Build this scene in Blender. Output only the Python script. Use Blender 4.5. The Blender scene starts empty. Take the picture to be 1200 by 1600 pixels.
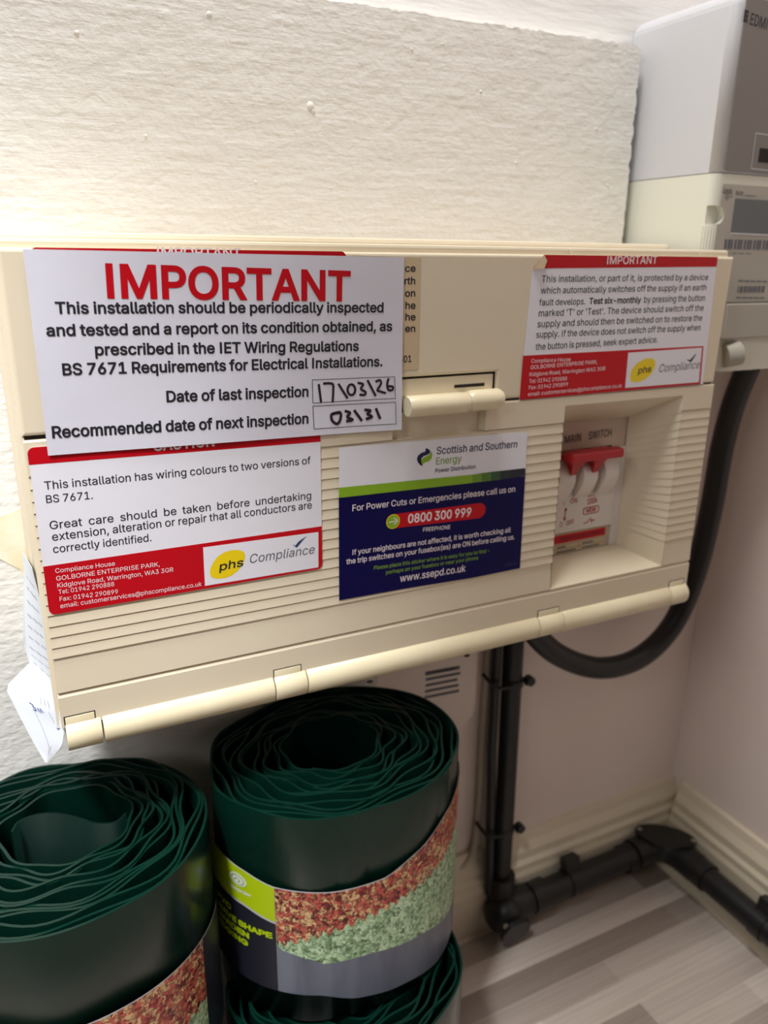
import bpy, bmesh, math, random
from mathutils import Vector, Matrix
random.seed(7)
SC = bpy.context.scene
COL = SC.collection
PI = math.pi

# ---------------------------------------------------------------- camera, light, exposure
def srgb(c):
    return tuple(((v/255)/12.92 if v/255 <= .04045 else ((v/255+.055)/1.055)**2.4) for v in c)

cam_data = bpy.data.cameras.new('camera')
cam = bpy.data.objects.new('camera', cam_data)
COL.objects.link(cam)
R = [[0.89604191, -0.12878696, 0.42487976], [-0.44385567, -0.2815248, 0.85072671], [0.01005168, -0.95087208, -0.30942084]]
cam.matrix_world = Matrix(((R[0][0], -R[0][1], -R[0][2], 0), (R[1][0], -R[1][1], -R[1][2], 0), (R[2][0], -R[2][1], -R[2][2], .6), (0, 0, 0, 1)))
cam_data.sensor_fit = 'VERTICAL'
cam_data.sensor_height = 36
cam_data.lens = 1226.19*36/1600
cam_data.clip_start = .01
cam_data.dof.use_dof = True
cam_data.dof.focus_distance = .375
cam_data.dof.aperture_fstop = 8.5
SC.camera = cam

world = bpy.data.worlds.new('world')
SC.world = world
world.use_nodes = True
world.node_tree.nodes['Background'].inputs[0].default_value = (*srgb((228, 208, 204)), 1)
world.node_tree.nodes['Background'].inputs[1].default_value = .072

def area(name, loc, target, size, power, col, spread=180):
    l = bpy.data.lights.new(name, 'AREA')
    l.shape = 'RECTANGLE'; l.size, l.size_y = size
    l.energy = power; l.color = col; l.spread = math.radians(spread)
    o = bpy.data.objects.new(name, l); COL.objects.link(o)
    o.location = loc
    o.rotation_euler = (Vector(target)-Vector(loc)).to_track_quat('-Z', 'Y').to_euler()
    return o
area('ceiling_light', (.05, .27, 1.5), (.08, .42, .6), (.30, .26), 8.8, (1, .99, .975))
area('added_side_light', (-.50, -.10, .97), (-.05, .40, .5), (.26, .45), 1.9, (1, .97, .94))  # added side light out of view, set close so it fades towards the right
_l = bpy.data.lights.new('added_left_spot', 'SPOT'); _l.energy = 80; _l.color = (.97, .985, 1); _l.shadow_soft_size = .07  # added spot out of view, its soft cone edge lets the right side fall dark
_l.spot_size = math.radians(29); _l.spot_blend = .8
_o = bpy.data.objects.new('added_left_spot', _l); COL.objects.link(_o); _o.location = (-.40, -.10, 1.45)
_o.rotation_euler = (Vector((-.10, .37, .44))-_o.location).to_track_quat('-Z', 'Y').to_euler()
SC.view_settings.view_transform = 'Standard'
SC.view_settings.look = 'None'
SC.view_settings.gamma = 1
SC.view_settings.exposure = 0.0
SC.view_settings.use_curve_mapping = False

# ---------------------------------------------------------------- materials
def mat(name, c, rough=.5, bump=None, spec=.5, metal=0, vary=None, coat=0):
    m = bpy.data.materials.new(name); m.use_nodes = True
    nt = m.node_tree; b = nt.nodes['Principled BSDF']
    b.inputs['Base Color'].default_value = (*srgb(c), 1)
    b.inputs['Roughness'].default_value = rough
    b.inputs['Metallic'].default_value = metal
    b.inputs['Specular IOR Level'].default_value = spec
    b.inputs['Coat Weight'].default_value = coat
    tc = nt.nodes.new('ShaderNodeTexCoord')
    def noise(scale, stretch, detail=4, rough_=.55):
        mp = nt.nodes.new('ShaderNodeMapping'); mp.inputs['Scale'].default_value = stretch
        nt.links.new(tc.outputs['Object'], mp.inputs['Vector'])
        n = nt.nodes.new('ShaderNodeTexNoise'); n.inputs['Scale'].default_value = scale
        n.inputs['Detail'].default_value = detail; n.inputs['Roughness'].default_value = rough_
        nt.links.new(mp.outputs['Vector'], n.inputs['Vector'])
        return n
    prev = None
    for sc, st, strength, dist in (bump or []):
        n = noise(sc, st)
        bp = nt.nodes.new('ShaderNodeBump'); bp.inputs['Strength'].default_value = strength
        bp.inputs['Distance'].default_value = dist
        nt.links.new(n.outputs['Fac'], bp.inputs['Height'])
        if prev: nt.links.new(prev.outputs['Normal'], bp.inputs['Normal'])
        prev = bp
    if prev: nt.links.new(prev.outputs['Normal'], b.inputs['Normal'])
    if vary:
        c2, sc, st, lo, hi = vary
        n = noise(sc, st, 6)
        r = nt.nodes.new('ShaderNodeValToRGB')
        r.color_ramp.elements[0].position = lo; r.color_ramp.elements[1].position = hi
        r.color_ramp.elements[0].color = (*srgb(c), 1); r.color_ramp.elements[1].color = (*srgb(c2), 1)
        nt.links.new(n.outputs['Fac'], r.inputs['Fac']); nt.links.new(r.outputs['Color'], b.inputs['Base Color'])
    return m

M = {}
M['plaster'] = mat('rough_painted_plaster', (238, 236, 230), .6, [(9, (2.5, 2.5, 26), .20, .003), (170, (1, 1, 1.5), .5, .0012), (48, (1, 1, 1.4), .5, .0026)], .3)
M['upper_wall'] = mat('white_painted_wall', (244, 243, 240), .6, [(30, (1, 1, 7), .3, .003)], .3)
M['wall'] = mat('smooth_wall_paint', (238, 224, 216), .6, [(40, (1, 1, 1), .15, .003)], .3, vary=((228, 212, 204), 5, (1, 1, 1), .45, .8))
M['old_paint'] = mat('yellowed_paint', (243, 237, 214), .6, [(120, (1, 1, 1), .35, .001)], .3, vary=((228, 208, 150), 40, (1, 1, 1), .4, .75))
M['skirting'] = mat('cream_gloss_paint', (226, 214, 190), .35, [(30, (1, 1, 1), .1, .002)])
M['cream'] = mat('aged_cream_plastic', (225, 213, 189), .42, [(900, (1, 1, 1), .12, .0002)], .4, vary=((220, 206, 180), 9, (1, 1, 1), .35, .75))
M['cream_bar'] = mat('cream_gloss_plastic', (232, 221, 188), .3, None, .5, vary=((226, 212, 176), 25, (1, 1, 1), .4, .75))
M['dark'] = mat('dark_gap', (28, 20, 14), .8)
M['white_label'] = mat('white_vinyl', (229, 228, 236), .38, [(14, (1, 1, 1), .25, .0012)], .5)
M['white_paper'] = mat('white_card', (224, 229, 236), .6, [(20, (1, 1, 1), .1, .001)])
M['notice'] = mat('white_gloss_notice', (214, 213, 224), .35, [(22, (1, 1, 1), .3, .0014)], .5)
M['red'] = mat('red_print', (188, 2, 22), .45, spec=.3)
M['red_plastic'] = mat('red_plastic', (178, 14, 30), .35)
M['black_ink'] = mat('black_ink', (28, 26, 34), .5)
M['marker'] = mat('marker_ink', (36, 8, 28), .5)
M['grey_ink'] = mat('grey_ink', (92, 94, 104), .5)
M['pale_ink'] = mat('pale_grey_ink', (158, 164, 178), .5)
M['biro_ink'] = mat('blue_biro_ink', (92, 98, 160), .5)
M['white_ink'] = mat('white_ink', (240, 228, 232), .45)
M['navy'] = mat('navy_print', (4, 1, 70), .4, spec=.2)
M['navy_ink'] = mat('navy_ink', (22, 24, 66), .45)
M['tick_blue'] = mat('tick_blue_ink', (30, 58, 104), .45)
M['lime'] = mat('lime_print', (132, 176, 24), .4)
M['lime_ink'] = mat('lime_ink', (120, 160, 40), .45)
for i, c in enumerate([(112, 152, 34), (82, 120, 42), (48, 84, 44), (20, 40, 44), (10, 22, 40)]):
    M['fade%d' % i] = mat('green_fade_print', c, .4)
M['yellow'] = mat('yellow_print', (236, 206, 8), .4)
M['beige_label'] = mat('old_beige_label', (205, 184, 150), .5)
M['green'] = mat('dark_green_pvc', (5, 40, 31), .26, [(26, (1, 1, .12), .3, .003)], .34)
M['green_matte'] = mat('matt_green_pvc', (4, 30, 24), .6, None, .12)
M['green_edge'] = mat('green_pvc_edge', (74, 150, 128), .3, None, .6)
M['black_pvc'] = mat('black_conduit_pvc', (26, 26, 27), .42, [(60, (1, 1, 1), .05, .001)])
M['black_rubber'] = mat('black_cable_sheath', (27, 26, 28), .38, [(90, (1, 1, 1), .08, .001)])
M['grey_cable'] = mat('cream_cable_sheath', (196, 184, 168), .45)
M['screw'] = mat('steel_screw', (170, 165, 155), .35, metal=1)
M['hub_white'] = mat('white_grey_plastic', (202, 202, 206), .38)
M['hub_front_shaded'] = mat('shaded_front_plastic', (122, 117, 112), .42)  # same plastic as the case, shade of the front face put into the colour
M['meter'] = mat('ivory_meter_plastic', (222, 221, 208), .42)
M['meter_front'] = mat('grey_meter_plate', (172, 167, 156), .42)
M['lcd'] = mat('grey_lcd_glass', (92, 98, 100), .15)
M['switch_white'] = mat('white_switch_plastic', (222, 214, 208), .4)
M['switch_plate'] = mat('beige_switch_plate', (200, 178, 158), .5)
M['emblem'] = mat('pale_emblem_print', (222, 226, 214), .45)
M['black_print'] = mat('black_print', (30, 31, 42), .4)
M['grey_print'] = mat('grey_print', (112, 116, 130), .35, vary=((86, 90, 104), 60, (1, 1, .12), .4, .7))

def floor_mat():
    m = bpy.data.materials.new('grey_brown_laminate'); m.use_nodes = True
    nt = m.node_tree; b = nt.nodes['Principled BSDF']; b.inputs['Roughness'].default_value = .4
    tc = nt.nodes.new('ShaderNodeTexCoord')
    br = nt.nodes.new('ShaderNodeTexBrick')
    br.inputs['Scale'].default_value = 1; br.inputs['Brick Width'].default_value = .26; br.inputs['Row Height'].default_value = .0235
    br.inputs['Mortar Size'].default_value = 0; br.offset = .37; br.squash = 1.3; br.squash_frequency = 3
    br.inputs['Color1'].default_value = (*srgb((226, 213, 202)), 1); br.inputs['Color2'].default_value = (*srgb((98, 80, 66)), 1)
    br.inputs['Bias'].default_value = -.25
    nt.links.new(tc.outputs['Object'], br.inputs['Vector'])
    mp = nt.nodes.new('ShaderNodeMapping'); mp.inputs['Scale'].default_value = (2, 90, 1)
    nt.links.new(tc.outputs['Object'], mp.inputs['Vector'])
    n = nt.nodes.new('ShaderNodeTexNoise'); n.inputs['Scale'].default_value = 4; n.inputs['Detail'].default_value = 6
    nt.links.new(mp.outputs['Vector'], n.inputs['Vector'])
    r = nt.nodes.new('ShaderNodeValToRGB')
    r.color_ramp.elements[0].position = .3; r.color_ramp.elements[1].position = .6
    r.color_ramp.elements[0].color = (.84, .82, .80, 1); r.color_ramp.elements[1].color = (1, 1, 1, 1)
    nt.links.new(n.outputs['Fac'], r.inputs['Fac'])
    mx = nt.nodes.new('ShaderNodeMix'); mx.data_type = 'RGBA'; mx.blend_type = 'MULTIPLY'; mx.inputs[0].default_value = 1
    nt.links.new(br.outputs['Color'], mx.inputs[6]); nt.links.new(r.outputs['Color'], mx.inputs[7])
    nt.links.new(mx.outputs[2], b.inputs['Base Color'])
    return m
M['floor'] = floor_mat()

def leaf_mat(name, cols, scale):
    m = bpy.data.materials.new(name); m.use_nodes = True
    nt = m.node_tree; b = nt.nodes['Principled BSDF']; b.inputs['Roughness'].default_value = .4
    tc = nt.nodes.new('ShaderNodeTexCoord')
    v = nt.nodes.new('ShaderNodeTexVoronoi'); v.inputs['Scale'].default_value = scale
    n = nt.nodes.new('ShaderNodeTexNoise'); n.inputs['Scale'].default_value = scale*.8; n.inputs['Detail'].default_value = 5
    ad = nt.nodes.new('ShaderNodeVectorMath'); ad.operation = 'MULTIPLY_ADD'
    ad.inputs[1].default_value = (.012, .012, .012)
    nt.links.new(tc.outputs['Object'], n.inputs['Vector'])
    nt.links.new(n.outputs['Color'], ad.inputs[0]); nt.links.new(tc.outputs['Object'], ad.inputs[2])
    nt.links.new(ad.outputs['Vector'], v.inputs['Vector'])
    r = nt.nodes.new('ShaderNodeValToRGB')
    els = r.color_ramp.elements
    while len(els) < len(cols): els.new(.5)
    for i, (p, c) in enumerate(cols):
        els[i].position = p; els[i].color = (*srgb(c), 1)
    sep = nt.nodes.new('ShaderNodeSeparateColor')
    nt.links.new(v.outputs['Color'], sep.inputs['Color'])
    mx = nt.nodes.new('ShaderNodeMix'); mx.inputs[0].default_value = .55
    nt.links.new(sep.outputs[0], mx.inputs[2]); nt.links.new(n.outputs['Fac'], mx.inputs[3])
    nt.links.new(mx.outputs[0], r.inputs['Fac']); nt.links.new(r.outputs['Color'], b.inputs['Base Color'])
    return m
M['red_leaf'] = leaf_mat('red_leaf_photo_print', [(.22, (34, 20, 14)), (.36, (132, 34, 36)), (.46, (206, 100, 84)), (.53, (120, 46, 32)), (.62, (232, 196, 140)), (.74, (92, 26, 28))], 330)
M['grass_leaf'] = leaf_mat('pale_leaf_photo_print', [(.25, (74, 96, 62)), (.42, (128, 158, 116)), (.55, (168, 200, 156)), (.7, (206, 226, 192)), (.85, (140, 170, 110))], 420)

# ---------------------------------------------------------------- builders
LOC = {}
def wpos(x, y, z):                       # millimetres on the panel (z from eye height 600) to metres
    return Vector((x/1000, y, .6+z/1000))
def tag(o, label, cat, group=None):
    o['label'] = label; o['category'] = cat
    if group: o['group'] = group
def thing(name, label, cat, loc, group=None):
    o = bpy.data.objects.new(name, None); COL.objects.link(o)
    o.empty_display_size = .02; o.location = loc; LOC[o] = Vector(loc)
    tag(o, label, cat, group)
    return o
def obj(name, bm, m, parent=None, smooth=False, origin=None, label=None):
    me = bpy.data.meshes.new(name)
    if isinstance(bm, bpy.types.Mesh): me = bm; me.name = name
    else:
        bm.normal_update()
        if smooth:
            for e in bm.edges:
                if len(e.link_faces) == 2 and e.link_faces[0].normal.dot(e.link_faces[1].normal) < .75: e.smooth = False
        bm.to_mesh(me); bm.free()
    o = bpy.data.objects.new(name, me); COL.objects.link(o)
    ms = m if isinstance(m, (list, tuple)) else [m]
    me.materials.clear()
    for q in ms: me.materials.append(M[q] if isinstance(q, str) else q)
    base = LOC[parent] if parent is not None else Vector((0, 0, 0))
    org = Vector(origin) if origin is not None else base
    me.transform(Matrix.Translation(-org))
    o.location = org-base
    LOC[o] = org
    if parent is not None: o.parent = parent
    if smooth:
        for p in me.polygons: p.use_smooth = True
    if label: o['label'] = label
    return o
def struct(name, bm, m, parent=None, smooth=False):
    o = obj(name, bm, m, parent, smooth)
    if parent is None: o['kind'] = 'structure'
    return o
def recalc(bm):
    bmesh.ops.recalc_face_normals(bm, faces=bm.faces); return bm
def box(bm, x0, x1, y0, y1, z0, z1, bev=0, seg=2):
    r = bmesh.ops.create_cube(bm, size=1)
    for v in r['verts']:
        v.co = Vector((x0 if v.co.x < 0 else x1, y0 if v.co.y < 0 else y1, z0 if v.co.z < 0 else z1))
    if bev:
        es = list({e for v in r['verts'] for e in v.link_edges})
        bmesh.ops.bevel(bm, geom=es, offset=bev, segments=seg, affect='EDGES', profile=.5)
    return bm
def boxmm(bm, x0, x1, y0, y1, z0, z1, bev=0, seg=2):
    return box(bm, x0/1000, x1/1000, y0, y1, .6+z0/1000, .6+z1/1000, bev, seg)
def ring(bm, c, u, v, r, n):
    return [bm.verts.new(c+u*(r*math.cos(2*PI*i/n))+v*(r*math.sin(2*PI*i/n))) for i in range(n)]
def tube(bm, pts, r, n=16, cap=True):
    pts = [Vector(p) for p in pts]
    rs = r if isinstance(r, (list, tuple)) else [r]*len(pts)
    prev = None; up = None
    for i, p in enumerate(pts):
        d = (pts[min(i+1, len(pts)-1)]-pts[max(i-1, 0)]).normalized()
        if up is None:
            up = Vector((0, 0, 1)) if abs(d.z) < .9 else Vector((0, 1, 0))
        s = d.cross(up).normalized(); up = s.cross(d).normalized()
        k = ring(bm, p, s, up, rs[i], n)
        if prev:
            for j in range(n): bm.faces.new((prev[j], prev[(j+1) % n], k[(j+1) % n], k[j]))
        elif cap: bm.faces.new(k[::-1])
        prev = k
    if cap: bm.faces.new(prev)
    return recalc(bm)
def spline(pts, n=10):
    pts = [Vector(p) for p in pts]; out = []
    for i in range(len(pts)-1):
        p0 = pts[max(i-1, 0)]; p1 = pts[i]; p2 = pts[i+1]; p3 = pts[min(i+2, len(pts)-1)]
        for k in range(n):
            t = k/n
            out.append(.5*((2*p1)+(p2-p0)*t+(2*p0-5*p1+4*p2-p3)*t*t+(3*p1-p0-3*p2+p3)*t**3))
    out.append(pts[-1]); return out
def extrude_poly(bm, pts, depth_vec):    # closed outline, solid
    a = [bm.verts.new(p) for p in pts]; b = [bm.verts.new(Vector(p)+Vector(depth_vec)) for p in pts]
    bm.faces.new(a); bm.faces.new(b[::-1]); n = len(a)
    for i in range(n): bm.faces.new((a[i], b[i], b[(i+1) % n], a[(i+1) % n]))
    return recalc(bm)
def profile_x(bm, prof, x0, x1):         # outline in (y, z mm) extruded along x mm
    return extrude_poly(bm, [wpos(x0, y, z) for y, z in prof], ((x1-x0)/1000, 0, 0))
def cylinder(bm, p0, p1, r, n=24): return tube(bm, [p0, p1], r, n)
def arc_pts(cx, cz, r, a0, a1, n): return [(cx+r*math.cos(math.radians(a0+(a1-a0)*i/n)), cz+r*math.sin(math.radians(a0+(a1-a0)*i/n))) for i in range(n+1)]
def rrect(x0, x1, z0, z1, r, n=5, corners='abcd'):
    out = []
    for k, (cx, cz, a, px, pz) in zip('abcd', ((x1-r, z1-r, 0, x1, z1), (x0+r, z1-r, 90, x0, z1), (x0+r, z0+r, 180, x0, z0), (x1-r, z0+r, 270, x1, z0))):
        out += arc_pts(cx, cz, r, a, a+90, n) if k in corners else [(px, pz)]
    return out

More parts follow.
